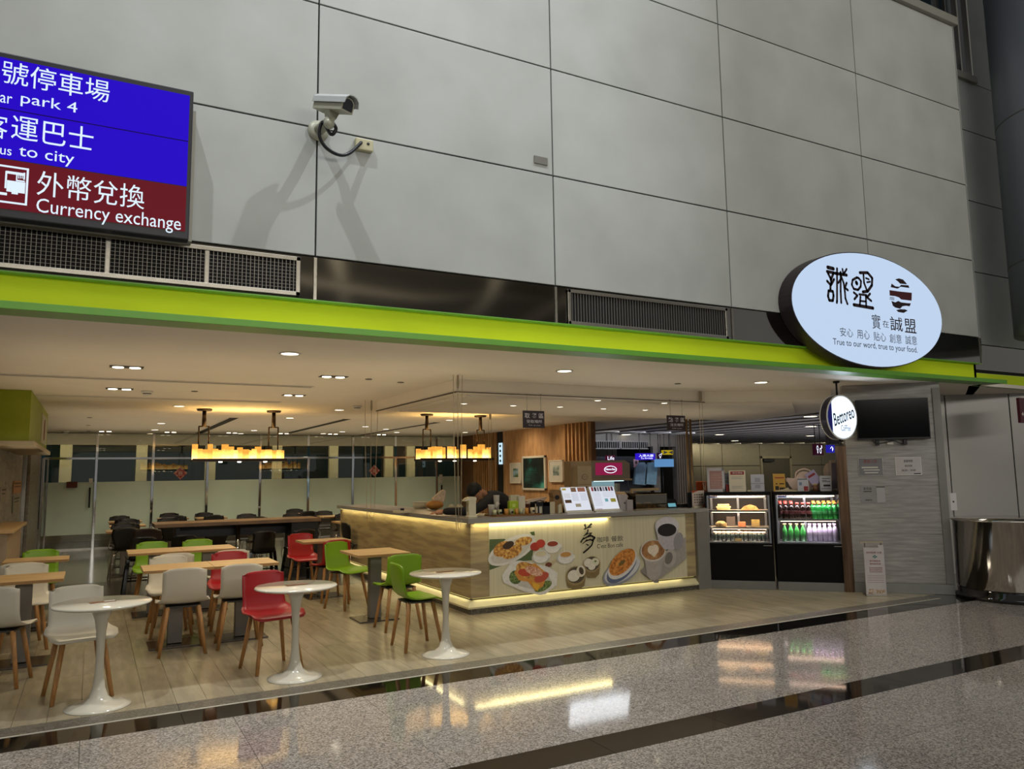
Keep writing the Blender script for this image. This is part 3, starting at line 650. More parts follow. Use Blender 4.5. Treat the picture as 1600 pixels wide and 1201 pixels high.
# the two hand-drawn seal characters, as stroke ribbons
def zoomO(zx, zy): return O(1200+zx/5.333, 380+zy/5.333)
def stroke(pts, r, par, m_=BR, y=0, conv=zoomO):
    mb = MB(); P = [conv(*p) for p in pts]; r = r/5.333*.0093
    for i in range(len(P)-1):
        a, b = Vector(P[i]), Vector(P[i+1]); d = (b-a); 
        if d.length < 1e-6: continue
        n = Vector((-d.y, d.x)).normalized()*r
        mb.prism([tuple(a+n), tuple(a-n), tuple(b-n), tuple(b+n)], y-.001, y)
    for p in P: mb.ell(p[0], p[1], r, r, y-.001, y, 10)
    mb.build('seal_stroke', m_, par)
for pts, r in (([(497, 200), (545, 212)], 13), ([(492, 235), (548, 246)], 11), ([(500, 250), (520, 290), (528, 330)], 10), ([(545, 250), (525, 300)], 10), ([(493, 315), (520, 345), (520, 385)], 10), ([(550, 300), (525, 345)], 10),
               ([(505, 395), (500, 440), (510, 475), (540, 478), (546, 435), (540, 400), (505, 395)], 10), ([(575, 210), (575, 480), (573, 495)], 9), ([(560, 250), (655, 265)], 11), ([(605, 240), (605, 400), (610, 495)], 9), ([(655, 215), (640, 240), (625, 260)], 8),
               ([(600, 250), (630, 330), (640, 400), (645, 460), (662, 505)], 9), ([(585, 330), (605, 300)], 8), ([(655, 330), (640, 370), (665, 390)], 9), ([(620, 215), (628, 260)], 8),
               ([(740, 285), (705, 305), (698, 345), (715, 380), (750, 388), (772, 360), (775, 315), (755, 290), (740, 285)], 9), ([(735, 325), (740, 335)], 14), ([(765, 245), (830, 245), (868, 290), (865, 350), (830, 400), (790, 405)], 11), ([(795, 260), (800, 330), (825, 395)], 9), ([(815, 290), (840, 300)], 7), ([(825, 325), (850, 320)], 7),
               ([(715, 410), (745, 435), (720, 465)], 9), ([(760, 425), (820, 432)], 8), ([(850, 420), (825, 450), (860, 480)], 9), ([(770, 445), (765, 515)], 9), ([(815, 440), (818, 525)], 9), ([(765, 480), (815, 485)], 7), ([(715, 512), (875, 540)], 12)):
    stroke(pts, r, ov)
# round cutlery emblem, cut into bands
def emb(pts, m_=BR): MB().prism([zoomO(*p) for p in pts], -.001, 0).build('emblem_band', m_, ov)
emb([(1060, 300), (1090, 292), (1125, 302), (1150, 330), (1158, 342), (1100, 336), (1085, 320)])
emb([(1030, 335), (1022, 365), (1080, 378), (1105, 362), (1178, 372), (1170, 350), (1108, 346), (1095, 362), (1060, 358)])
MAR = mat('maroon_print', '#4a1518', .6)
emb([(1012, 390), (1014, 435), (1060, 440), (1090, 450), (1110, 468), (1196, 478), (1198, 412), (1100, 402)], MAR)
for k in range(3): emb([(1014, 446+9*k), (1052, 452+9*k), (1052, 456+9*k), (1014, 450+9*k)])
emb([(1028, 480), (1060, 492), (1085, 480), (1110, 492), (1160, 498), (1190, 500), (1180, 525), (1150, 520), (1120, 525), (1100, 545), (1060, 535), (1040, 520)])
emb([(1105, 548), (1140, 552), (1120, 542), (1165, 560), (1130, 580), (1085, 572), (1068, 556)])

# ------------------------------------------------------------------ overhead information display at the left
FT = Fr(0, YF-.22)
a = FT.rect(0, 80, 302, 143); xr = FT.p(301, 200)[0]; zt_ = FT.p(302, 143)[1]; zb_ = FT.p(297, 375)[1]
dp = thing('information_display', 'wide overhead display with blue and dark red rows at the upper left', 'display', (0, YF-.22, 0))
xl = -3.0
MB().box(xl, xr, 0, .10, zb_, zt_, .008).build('housing', mat('display_black', '#1c1d26', .35), dp)
MB().box(xl+.2, xr+.03, .10, .21, zb_+.02, zt_-.1).build('wall_mount', mat('grey_metal_mount', '#8d8b82', .5, .3), dp)
ztop = FT.p(292, 149)[1]; z1 = FT.p(292, 221)[1]; z2 = FT.p(292, 292)[1]; z3 = FT.p(290, 362)[1]; xs_ = FT.p(293, 250)[0]
BLU = glow('display_blue', '#2400c6', .95); DRD = glow('display_dark_red', '#671420', .9)
MB().box(xl+.04, xs_, -.004, 0, z1+.004, ztop).build('blue_row', BLU, dp); MB().box(xl+.04, xs_, -.004, 0, z2+.004, z1-.004).build('blue_row', BLU, dp)
MB().box(xl+.04, xs_, -.004, 0, z3, z2-.002).build('dark_red_row', DRD, dp)
MB().box(xl+.04, xs_, -.003, 0, z1-.004, z1+.004).build('row_divider', glow('display_divider', '#170060', .6), dp)
def dtext(s, pl, pr, pb, pt, **k):
    b = FT.p(pl, pb); t = FT.p(pl, pt); r = FT.p(pr, pb); return textfit(s, b[0], r[0], b[1], t[1], -.0045, WHITEE, dp, **k)
dtext('號停車場', 2, 172, 129, 93, bold=.0); dtext('park 4', 32, 121, 166, 144); dtext('ar', 0, 19, 160, 148)
dtext('運巴士', 17, 146, 216, 178); dtext('客', -22, 11, 213, 175); dtext('us', 0, 18, 241, 231); dtext('to city', 29, 116, 249, 227)
dtext('外幣兌換', 57, 226, 305, 266); dtext('Currency exchange', 56, 283, 338, 309)
# pictogram: rounded white outline with cash machine
def D(px, py): return FT.p(px, py)
p0, p1 = D(-22, 320), D(44, 262); 
mb = MB(); zA, zB = D(0, 316)[1], D(0, 257)[1]; xA, xB = D(-20, 290)[0], D(44, 290)[0]
mb.box(xA, xB, -.006, -.004, zA, zA+.012).box(xA, xB, -.006, -.004, zB-.012, zB).box(xB-.012, xB, -.006, -.004, zA, zB).box(xA, xA+.012, -.006, -.004, zA, zB)
mb.build('pictogram_frame', WHITEE, dp)
def dbox(mb, pl, pb, pr, pt): b = D(pl, pb); t = D(pl, pt); mb.box(b[0], D(pr, pb)[0], -.006, -.004, b[1], t[1])
mb = MB(); dbox(mb, 7, 294, 10, 267); dbox(mb, 10, 271, 39, 267); dbox(mb, 10, 299, 39, 281.5); dbox(mb, 25, 283, 39, 281)
dbox(mb, 36.5, 281, 39, 270); dbox(mb, 25, 281, 27, 271); dbox(mb, 18, 303, 28, 290); dbox(mb, -8, 303, 11, 299)
mb.build('pictogram', WHITEE, dp)
mb = MB()
for i in range(3):
    for j in range(3): dbox(mb, 28.3+2.8*i, 273.2+2.8*j, 30+2.8*i, 271.4+2.8*j)
mb.build('pictogram_keys', WHITEE, dp)

# ------------------------------------------------------------------ surveillance camera on the facade
ca = thing('surveillance_camera', 'beige surveillance camera in a hooded housing on the panelled wall', 'camera', (0, 0, 0))
q = at(497, 205, Y=YF)
BEI = mat('beige_metal', '#a8a896', .45, .1)
base = Vector((q.x, YF, q.z))
yc = YF-.40
hd = at(521, 163, Y=yc)
ca.location = base
hd = hd-base
mt = Matrix.Translation(hd) @ Matrix.Rotation(math.radians(-24), 4, 'Z')    # lens looks out and to the right
Rr = Matrix.Rotation(math.radians(27), 4, 'Z') @ Matrix.Rotation(math.radians(18), 4, 'X'); mt = Matrix.Translation(hd) @ Rr
prof = [(-.06, -.055), (.06, -.055), (.06, .01), (.052, .032), (.03, .05), (0, .057), (-.03, .05), (-.052, .032), (-.06, .01)]
MB().prism(prof, -.17, .16, mt).build('housing', BEI, ca)
hood = [(-.075, -.005), (-.066, .04), (-.036, .066), (0, .074), (.036, .066), (.066, .04), (.075, -.005), (.068, -.005), (.060, .036), (.034, .059), (0, .066), (-.034, .059), (-.060, .036), (-.068, -.005)]
MB().prism(hood, -.21, .17, mt).build('sun_hood', mat('pale_hood', '#b4b8b8', .4, .2), ca)
win = [(x*.78, z*.78) for x, z in prof]
MB().prism(win, -.173, -.169, mt).build('front_window', mat('lens_dark', '#26262c', .1), ca)
MB().prism([(-.05, -.055), (.05, -.055), (.03, -.11), (-.03, -.11)], -.03, .03, mt).build('yoke', BEI, ca)
jb = mt @ Vector((0, 0, -.15))
MB().tube([mt @ Vector((0, 0, -.10)), jb, (0.04, -.16, .02), (0, -.01, -.0)], .034, 12, .045).build('arm', BEI, ca)
MB().ball((jb.x, jb.y, jb.z), .042).build('ball_joint', BEI, ca)
MB().lathe([(0, 0), (.085, 0), (.085, .015), (.05, .03), (0, .03)], n=18, mtx=Matrix.Rotation(PI/2, 4, 'X')).build('wall_plate', BEI, ca)
jx = at(567, 229, Y=YF)-base
MB().box(jx.x-.075, jx.x+.075, -.05, 0, jx.z-.05, jx.z+.05, .01).build('junction_box', mat('cream_plastic', '#b3ae8c', .5), ca)
for k in (-.03, .03): MB().lathe([(0, 0), (.012, 0), (.012, .004), (0, .004)], n=10, mtx=Matrix.Translation((jx.x+k, -.05, jx.z+.01)) @ Matrix.Rotation(PI/2, 4, 'X')).build('cable_port', INK, ca)
c_ = [(jb.x+.02, jb.y, jb.z+.02), (jb.x+.06, jb.y+.02, jb.z-.02), (jb.x+.03, jb.y+.05, jb.z-.06), (-.02, -.22, -.02), (-.04, -.2, -.12), (.02, -.17, -.2), (.14, -.12, -.22), (.24, -.08, -.17), (jx.x-.03, -.05, jx.z+.01)]
# smooth the cable
def smooth(pts, n=6):
    out = []; P = [Vector(p) for p in pts]; P = [P[0]]+P+[P[-1]]
    for i in range(1, len(P)-2):
        for k in range(n):
            t = k/n; a, b, c, d = P[i-1], P[i], P[i+1], P[i+2]
            out.append(.5*((2*b)+(-a+c)*t+(2*a-5*b+4*c-d)*t*t+(-a+3*b-3*c+d)*t**3))
    out.append(P[-2]); return out
MB().tube(smooth(c_), .014, 8).build('cable', mat('black_cable', '#15151c', .4), ca)
a = F0.rect(834, 243, 855, 259)
nm = MB().box(a[0], a[1], YF-.012, YF, a[2], a[3], .002).build('name_plate', mat('dull_plate', '#6b6a63', .5)); tag(nm, 'small grey plate on the panelled wall left of a vertical joint', 'plate')

# ------------------------------------------------------------------ round hanging coffee sign
yR = 6.42; FRd = Fr(0, yR)
cl, crr = FRd.p(1290+9, 655)[0], FRd.p(1333.5, 650)[0]; cx2 = (cl+crr)/2; zt_, zb_ = FRd.p(1308, 617)[1], FRd.p(1318, 686)[1]; cz2 = (zt_+zb_)/2; r2 = (zt_-zb_)/2
rs = thing('round_sign', 'round white hanging light sign with slanted coffee lettering and navy case', 'sign', (cx2, yR, cz2))
NV = mat('navy_case', '#22203a', .35)
MB().ell(0, 0, r2, r2, .01, .11, 48).build('case', NV, rs); MB().ell(0, 0, r2-.012, r2-.012, 0, .009, 48).build('light_face', glow('round_face_light', '#dcecff', 1.5), rs)
MB().ell(0, 0, r2+.006, r2+.006, .004, .014, 48).ell(0, 0, r2+.006, r2+.006, .105, .115, 48).build('rim', WHITEP, rs)
MB().prism([(-r2*.98*math.cos(t), r2*.98*math.sin(t)) for t in [i*PI/16-PI/4 for i in range(0, 9)]], -.001, 0).build('navy_segment', glow('navy_lit', '#20206a', .6), rs)
t_ = textfit('Bettoreo', -r2*.66, r2*.84, -r2*.25, r2*.33, -.0008, mat('ink_teal', '#16303a', .5), rs, shear=.35, bold=.012)
t_.rotation_euler = (0, math.radians(-17), 0)
t_ = textfit('CaFFee', -r2*.15, r2*.5, -r2*.62, -r2*.36, -.0008, MATS['ink_teal'], rs); 
MB().tube([(0, .06, r2), (0, .06, CZ-cz2)], .012).build('hanger', BLACKM, rs)
MB().lathe([(.04, 0), (.04, -.02), (.012, -.03)], (0, .06, CZ-cz2), n=14).build('ceiling_plate', BLACKM, rs)
MB().tube([(0, .06, -r2), (.02, .06, -r2-.06)], .012).build('lower_bracket', BLACKM, rs)
light('AREA', 'round_sign_glow', (cx2, yR-.04, cz2), 3.5, (.75, .85, 1), (cx2, 0, cz2), shape='DISK', size=.4)

# ------------------------------------------------------------------ wood-panelled wall with pictures
WX = 9.45; FW = Fr(WX, 21, -PI/2)
ww = MB().box(0, 21-13.8, .03, .16, 0, CZ).build('wall_wood', WDARK, kind='structure', loc=(WX, 21, 0), rz=-PI/2)
xa, xb, xc, xd, xe = [FW.p(p, 700)[0] for p in (742, 777, 786, 884, 921)]
x = xb+.25
for seg in ((xc, xd, .115), ):
    x = seg[0]
    while x < seg[1]:
        MB().box(x, min(x+seg[2]-.002, seg[1]), 0, .03, 0, 1.95+random.random()*0, .0015).build('wall_plank', WWALL, ww)
        MB().box(x, min(x+seg[2]-.002, seg[1]), 0, .03, 1.952, CZ).build('wall_plank', WWALL, ww); x += seg[2]
for (s0, s1) in ((xa, xb), (xd, xe)):
    x = s0
    while x < s1-.02:
        MB().box(x, x+.05, -.05, .03, 0, CZ, .003).build('wall_slat', WWALL, ww); x += .13 if s0 == xa else .155
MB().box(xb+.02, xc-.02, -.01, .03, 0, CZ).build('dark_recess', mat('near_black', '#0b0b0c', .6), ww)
lp = FW.rect(779.5, 692, 785, 725, -.02)
ls = MB().box(lp[0], lp[1], -.03, -.01, lp[2], lp[3]).build('narrow_light_panel', glow('cool_lit_panel', '#bcd9e6', 1.2), loc=(WX, 21, 0), rz=-PI/2); tag(ls, 'narrow lit white vertical sign in the gap of the wood wall', 'sign')
for k in range(4): MB().box(lp[0]+.05, lp[1]-.05, -.032, -.03, lp[2]+.06+.13*k, lp[2]+.12+.13*k).build('character_mark', INK, ls)
def picture(c, label, art, tilt=0):
    a = FW.rect(*c, -.04); w, h = a[1]-a[0], a[3]-a[2]; t = thing('framed_picture', label, 'picture', FW.w(a[0], -.04, a[2]), FW.rz)
    e = .05*min(1, w)
    MB().box(0, w, -.02, .03, 0, e, .004).box(0, w, -.02, .03, h-e, h, .004).box(0, e, -.02, .03, 0, h, .004).box(w-e, w, -.02, .03, 0, h, .004).build('frame', mat('white_frame', '#d7d0c0', .45), t)
    return t, w, h, e
MATW = mat('mount_board', '#c9c4b6', .7)
t, w, h, e = picture((797, 723, 815, 755), 'small framed picture of a landscape with a wide mount, left of the large teal poster', None)
MB().box(e, w-e, -.004, .02, e, h-e).build('mount', MATW, t); MB().box(w*.28, w*.72, -.006, -.004, h*.30, h*.72).build('print', rampmat('landscape_print', [(0, '#2c4a32'), (.4, '#4f6b3d'), (.6, '#7fa0b0'), (1, '#9fbccb')], 3, (1, 1, 3)), t)
t, w, h, e = picture((816, 713, 853, 766), 'large white-framed dark teal poster in the middle of the wood wall', None)
MB().box(e, w-e, -.004, .02, e, h-e).build('print', rampmat('teal_poster_print', [(0, '#0f1413'), (.5, '#152321'), (.72, '#1f5a55'), (1, '#56a79a')], 1.6, (1, 1, 1.6)), t)
for k in range(7): MB().box(w*.2, w*(.5+.25*random.random()), -.006, -.004, h*(.5-.05*k), h*(.506-.05*k)).build('print_line', mat('dim_teal', '#3b6b66', .6), t)
t, w, h, e = picture((858, 719, 880, 753), 'small framed grey drawing with a wide mount, right of the large teal poster', None)
MB().box(e, w-e, -.004, .02, e, h-e).build('mount', MATW, t); MB().box(w*.28, w*.75, -.006, -.004, h*.30, h*.75).build('print', rampmat('grey_print_art', [(0, '#3d4a48'), (.5, '#8f9a92'), (1, '#c9cbbf')], 7), t)
for (x, y) in ((16.2, -.1), (17.4, -.1), (14.9, -.1)): pass
light('SPOT', 'picture_wash', (8.2, 16.2, CZ-.05), 55, (1, .82, .58), (9.45, 16.2, 1.5), spot_size=math.radians(95), spot_blend=.8, shadow_soft_size=.05)
light('SPOT', 'picture_wash', (8.3, 14.6, CZ-.05), 40, (1, .82, .58), (9.45, 14.6, 1.5), spot_size=math.radians(95), spot_blend=.8, shadow_soft_size=.05)

# ------------------------------------------------------------------ corridor and shop seen past the wood wall
BEIGEW = mat('beige_wall_panel', '#837c6d', .5)
YB = 24.0; FB = Fr(0, YB)
wc = MB().box(14, 40, YB+.03, YB+.3, 0, CZ+.4).build('wall_corridor', DARKGAP, kind='structure')
zj = FB.p(1200, 727)[1]
xs = [FB.p(p, 727)[0] for p in (1058, 1095, 1129, 1188)]+[FB.p(p, 727)[0] for p in (1236, 1284, 1330, 1380)]
for i in range(len(xs)-1):
    if i == 3: continue
    for (z0, z1) in ((.02, zj-.015), (zj+.015, CZ)):
        MB().box(xs[i]+.015, xs[i+1]-.015, YB, YB+.05, z0, z1).build('wall_panel', BEIGEW, wc)
zdt = FB.p(1210, 716)[1]
MB().box(xs[3]+.015, xs[4]-.015, YB, YB+.05, zdt+.1, CZ).build('wall_panel', BEIGEW, wc)
d3 = thing('door_3', 'olive grey service door with a closer in the corridor wall', 'door', (xs[3], YB, 0)); d3['kind'] = 'structure'
dw = xs[4]-xs[3]
MB().box(0, .1, -.05, .05, 0, zdt+.1, .005).box(dw-.1, dw, -.05, .05, 0, zdt+.1, .005).box(0, dw, -.05, .05, zdt, zdt+.1, .005).build('frame', mat('door_frame_beige', '#948b78', .5), d3)
MB().box(.1, dw-.1, .0, .05, 0, zdt).build('leaf', mat('olive_door', '#4f4a3c', .5), d3)
MB().box(.12, .75, -.12, 0, zdt-.14, zdt-.02, .01).build('door_closer', BLACKM, d3)
light('AREA', 'shop_fill', (13.8, 16.8, CZ-.05), 45, (.85, .9, 1), (13.8, 19, .8), shape='RECTANGLE', size=3, size_y=.4)  # added lamp without a fixture, lifts the dark shop interior
light('AREA', 'corridor_wash', (25, YB-1.5, CZ-.05), 60, (1, .9, .6), (25.5, YB, 1.0), shape='RECTANGLE', size=9, size_y=.3)
light('AREA', 'corridor_fill', (18, 14, .2), 120, (.95, .93, 1), (18, 14, 5), shape='RECTANGLE', size=8, size_y=6)
# slats on the wall corner between shop and corridor
YS = 18.0; FSH = Fr(0, YS)
wsx = [FSH.p(p, 740)[0] for p in (922, 1036, 1058, 1078)]
wsh = MB().box(wsx[0]-1, wsx[2], YS+.02, YS+.1, 2.33, CZ).box(wsx[2], wsx[3], YS, YS+.2, 0, CZ).box(wsx[1]-.35, wsx[1]-.1, YS, YS+.1, 0, 2.33).box(wsx[0]-1, wsx[2], YS+3, YS+3.1, 0, CZ).build('wall_shop', mat('shop_grey_brown', '#5d5750', .5), kind='structure')
for k in range(6): MB().box(wsx[2]+.05+.09*k, wsx[2]+.08+.09*k, YS-.05, YS, 0, CZ).build('corner_slat', mat('bronze_slat', '#77695a', .35, .4), wsh)
# air grille of the shop
a = FSH.rect(924, 692, 1012, 700, -.02)
g = thing('ceiling_grille', 'long grey air grille with slanted vanes above the shop', 'vent', (a[0], YS-.02, a[2]-.03))
gw, gh = a[1]-a[0], .24
MB().box(0, gw, -.03, 0, 0, .03).box(0, gw, -.03, 0, gh-.03, gh).box(gw*.49, gw*.51, -.03, 0, 0, gh).build('frame', mat('grille_grey', '#6b6764', .5), g)
MB().box(0, gw, -.002, .0, .03, gh-.03).build('duct_opening', MATS['dark_duct'], g)
for k in range(26): MB().box(gw*(k+.3)/26, gw*(k+.55)/26, -.02, -.004, .03, gh-.03).build('vane', MATS['grille_grey'], g)
def lit(px0, py0, px1, py1, colr, st, label, text=None, tcol=None, dy=-.05, fr=None, name='lit_sign', emb=None):
    fr = fr or FSH; a = fr.rect(px0, py0, px1, py1, dy); w, h = a[1]-a[0], a[3]-a[2]
    t = thing(name, label, 'sign', fr.w(a[0], dy, a[2]), fr.rz)
    MB().box(0, w, 0, .08, 0, h, .004).build('panel', glow('lit_'+colr[1:], colr, st), t)
    for f in (.2, .8): MB().tube([(w*f, .04, h), (w*f, .04, CZ-a[2])], .01, 5).build('hanger', BLACKM, t)
    if text:
        for (s, fx0, fx1, fz0, fz1) in text: textfit(s, w*fx0, w*fx1, h*fz0, h*fz1, -.002, tcol, t)
    return t
WL = glow('letter_white', '#e8ecff', 1.6)
MB().box(wsx[0]-.2, wsx[1]-.3, YS+.3, YS+.4, 0, 2.05).build('shop_back_panel', mat('shop_dark', '#16171b', .3), wsh)
lit(948, 711, 961, 719, '#5a1530', .5, 'small dark red shop sign with white script above the kiosk', [('Life', .1, .9, .1, .8)], WL)
lit(995, 708, 1024, 718, '#2a12b8', 1.1, 'violet-blue direction sign with white lettering in the shop front', [('入境大廳', .1, .9, .45, .85), ('To Arrivals', .2, .85, .12, .38)], WL, dy=-.6)
lit(1029, 707, 1035, 717, '#2a1030', .6, 'small dark pictogram sign beside a violet-blue direction sign', [('⚥', .1, .9, .1, .9)], WL, dy=-.6)
t = lit(1025, 717, 1053, 729, '#5f8fc0', .9, 'pale blue glowing ceiling sign with two letters in the shop', None, None, dy=-.3)
lit(1036, 703, 1052, 710, '#b39a10', .8, 'small yellow bow-shaped sign over the pale blue shop sign', [('▶◀', .05, .95, .1, .9)], INK, dy=-.6)
# clothes in the shop window
for (px, w_, c_, lab) in ((1002, .30, '#5d7683', 'light blue garment hanging in the dark shop window, left one'), (1018, .30, '#64808c', 'light blue garment hanging in the dark shop window, right one')):
    p = at(px, 733, Y=YS-.1)
    o = MB().prism([(-.1, .0), (-.22, -.15), (-w_, -.62), (w_*.4, -.66), (.2, -.12), (.1, 0)], -.04, .04).build('hanging_garment', mat('garment_'+c_[1:], c_, .8, noise=(8, .15)), loc=(p.x, YS-.1, p.z+.2)); tag(o, lab, 'clothing')
gr = thing('clothes_rail', 'thin dark rail carrying the light blue garments in the shop window', 'rail', (at(1002, 733, Y=YS-.1).x-.5, YS-.1, 0))
MB().tube([(0, .0, 0), (0, 0, at(1002, 733, Y=YS-.1).z+.22), (1.3, 0, at(1002, 733, Y=YS-.1).z+.22), (1.3, 0, 0)], .012, 6).build('rail', BLACKM, gr)
a = FSH.rect(990, 717, 998, 730, -.12)
o = MB().box(0, a[1]-a[0], 0, .02, 0, a[3]-a[2]).build('small_poster', mat('poster_pink', '#8a6a70', .6), loc=(a[0], YS-.12, a[2])); tag(o, 'small pinkish notice with a ring mark beside the shop window', 'notice')
MB().ell((a[1]-a[0])/2, (a[3]-a[2])*.6, .05, .05, -.002, 0, 16).build('ring_mark', MATS['dark_brown_print'], o)
# restroom and arrow signs hanging over the corridor
FRS = Fr(0, 13.0)
lit(1273, 693, 1287, 711, '#3a1224', .5, 'dark maroon restroom sign with three white figures hanging over the corridor', [('♀♂', .2, .85, .15, .85)], WL, fr=FRS, dy=0)
lit(1294, 695, 1305, 707, '#2320a0', .9, 'small blue hanging sign with a white upward arrow', [('↑', .25, .8, .15, .85)], WL, fr=FRS, dy=0)
a = FRS.rect(1294, 664, 1312, 694, .1)
o = MB().box(a[0], a[1], 13.1, 13.2, a[2], CZ).build('dark_hanging_panel', mat('dark_brown_panel', '#2e2723', .5)); tag(o, 'dark brown hanging panel over the small blue arrow sign', 'panel')
# ------------------------------------------------------------------ service counter
CX, CY, CT = 3.86, 8.15, 1.085
FC = Fr(0, CY)
XR = FC.p(1105, 850)[0]; xleg = FC.p(1086, 850)[0]
ct = thing('service_counter', 'L-shaped oak-fronted service counter with a grey worktop and a food banner', 'counter', (CX, CY, 0))
Lx = XR-CX; LY = 13.5-CY
bodyh = 1.03
MB().slab([(0.02, .0), (xleg-CX, 0), (xleg-CX, .55), (.6, .55), (.6, LY), (0.02, LY)], .175, bodyh).build('oak_front', OAKV, ct)
MB().slab([(-.03, -.05), (Lx, -.05), (Lx, .62), (.66, .62), (.66, LY+.05), (-.03, LY+.05)], bodyh+.002, CT).build('worktop', mat('grey_worktop', '#8a8784', .3, noise=(20, .03), spec=.5), ct)
MB().box(xleg-CX, Lx, -.05, .62, 0, bodyh).build('end_leg', mat('grey_laminate', '#77746f', .4), ct)
mb = MB(); T_ = [(.03, .025), (xleg-CX, .025), (xleg-CX, .5), (.5, .5), (.5, LY-.02), (.03, LY-.02)]; B_2 = [(-.035, -.045), (xleg-CX, -.045), (xleg-CX, .5), (.5, .5), (.5, LY), (-.035, LY)]
mb._new([(x, y, .065) for x, y in B_2]+[(x, y, .085) for x, y in B_2]+[(x, y, .150) for x, y in T_], [tuple(range(5, -1, -1)), tuple(range(12, 18))]+[(i+6*k, (i+1) % 6+6*k, (i+1) % 6+6*k+6, i+6*k+6) for k in (0, 1) for i in range(6)])
mb.build('sloped_ledge', mat('cream_ledge_c', '#cbc39c', .5), ct)
MB().slab([(.04, .04), (xleg-CX, .04), (xleg-CX, .5), (.5, .5), (.5, LY-.02), (.04, LY-.02)], .1505, .18).build('light_gap', mat('dark_gap', '#4a4538', .7), ct)
MB().slab([(.0, -.01), (xleg-CX, -.01), (xleg-CX, .5), (.55, .5), (.55, LY-.02), (.0, LY-.02)], .0, .0645).build('plinth', BORDER, ct)
YLED = glow('yellow_led', '#ffe98a', 1.1)
MB().box(.05, xleg-CX-.02, .028, .038, .168, .174).box(.03, .036, .05, LY-.1, .168, .174).build('led_strip', YLED, ct)
MB().box(.06, 2.0, -.03, -.02, bodyh-.008, bodyh-.002).box(-.01, .0, .06, LY-.1, bodyh-.008, bodyh-.002).build('led_strip', YLED, ct)
light('AREA', 'counter_led', (CX+1.0, CY-.028, bodyh-.012), 5, (1, .85, .42), (CX+1.0, CY+.01, .3), shape='RECTANGLE', size=1.9, size_y=.02)
lo = light('AREA', 'counter_led', (CX-.010, CY+LY/2, bodyh-.012), 6, (1, .85, .42), (CX+.03, CY+LY/2, .3), shape='RECTANGLE', size=.02, size_y=LY-.3)
lo.rotation_euler = (0, math.radians(-4), 0)
lo = light('AREA', 'counter_led', (CX+1.62, CY+.012, .172), 1.0, (1, .87, .5), None, shape='RECTANGLE', size=3.1, size_y=.012); lo.rotation_euler = (math.radians(-12), 0, 0)
lo = light('AREA', 'counter_led', (CX+.012, CY+LY/2, .172), 1.4, (1, .87, .5), None, shape='RECTANGLE', size=.012, size_y=LY-.2); lo.rotation_euler = (0, math.radians(12), 0)
# banner: flat print on the counter front, one layer above another
bl, br = FC.p(764, 900)[0], FC.p(1072, 870)[0]
bn = MB().box(bl, br, CY-.012, CY-.001, .18, 1.02).build('banner', rampmat('banner_pale_wood_print', [(0, '#c0b99c'), (.5, '#c9c2a6'), (1, '#cfc9ae')], 14, (4, 1, .05), rough=.4), ct); bn.location = (-CX, -CY, 0)
bn['label'] = 'printed food banner on the counter front'
LAY = [0]
def pr(name='print_shape'):
    LAY[0] += 1; return MB(), CY-.012-.0004*LAY[0]
def colmat(c, noise=None): return mat('print_'+c[1:], c, .45, noise=noise or (30, .08))
def bell(px, py, rx, ry, c, rot=0, m=None, name='food_print'):
    mb, y = pr(); q = FC.p(px, py); s = FC.p(px+1, py)[0]-q[0]; sz = FC.p(px, py)[1]-FC.p(px, py+1)[1]
    mb.ell(q[0], q[1], rx*s, ry*sz, y-.0003, y, 28, -rot)
    mb.build(name, m or colmat(c), bn)
def bpoly(pts, c, m=None, name='food_print'):
    mb, y = pr(); mb.prism([FC.p(*p) for p in pts], y-.0003, y); mb.build(name, m or colmat(c), bn)
def Z7(zx, zy): return (740+zx/4.2105, 780+zy/4.2105)
def e7(zx, zy, rx, ry, c, rot=0, m=None, **k): x, y = Z7(zx, zy); bell(x, y, rx/4.21, ry/4.21, c, rot, m, **k)
def p7(pts, c, m=None, **k): bpoly([Z7(*p) for p in pts], c, m, **k)
CRUST = rampmat('print_crust', [(0, '#7a4a22'), (.4, '#b47c36'), (.7, '#d3a452'), (1, '#e2c67c')], 32)
SALAD = rampmat('print_salad', [(0, '#2c3f1e'), (.5, '#5a7038'), (1, '#98a464')], 60)
GRATIN = rampmat('print_gratin', [(0, '#7a3f18'), (.4, '#c07832'), (1, '#dd9c50')], 40)
COFFEE = rampmat('print_crema', [(0, '#7d5433'), (.6, '#a87a4c'), (1, '#c9a172')], 10)
p7([(100, 262), (200, 258), (250, 300), (390, 330), (380, 400), (250, 410), (100, 465)], '#4f5f38')
e7(250, 330, 165, 80, '#d4d2cc', -.35); e7(245, 335, 140, 62, '#c3bfb6', -.35)
e7(190, 325, 65, 48, '#d0a052', -.3, CRUST); e7(325, 275, 58, 28, '#d0a052', -.15, CRUST); e7(250, 345, 68, 40, '#d0a052', -.3, CRUST); e7(225, 300, 38, 24, '#3d2c1c', -.3)
e7(400, 310, 32, 28, '#a63424', 0); e7(437, 290, 30, 28, '#b23a28', 0); p7([(365, 215), (395, 210), (400, 235), (380, 235)], '#4a5f2c')
for (x, y, c, sp) in ((515, 315, '#8e3a24', 0), (438, 380, '#c9c0a0', 0), (600, 385, '#b98a4a', 0)):
    e7(x, y, 60, 38, '#b9b8b4'); e7(x, y-5, 50, 42, '#dad8d4'); e7(x, y-22, 42, 22, '#cfcdc9'); e7(x, y-24, 35, 17, c)
    e7(x+50, y-10, 12, 12, '#d4d2ce')
p7([(530, 390), (540, 400), (505, 430), (495, 425)], '#c6b28a'); e7(487, 428, 22, 16, '#6e3a22')
p7([(240, 410), (300, 400), (480, 440), (545, 480), (540, 560), (470, 620), (430, 628), (330, 605), (190, 545), (180, 500)], '#d6d4d0')
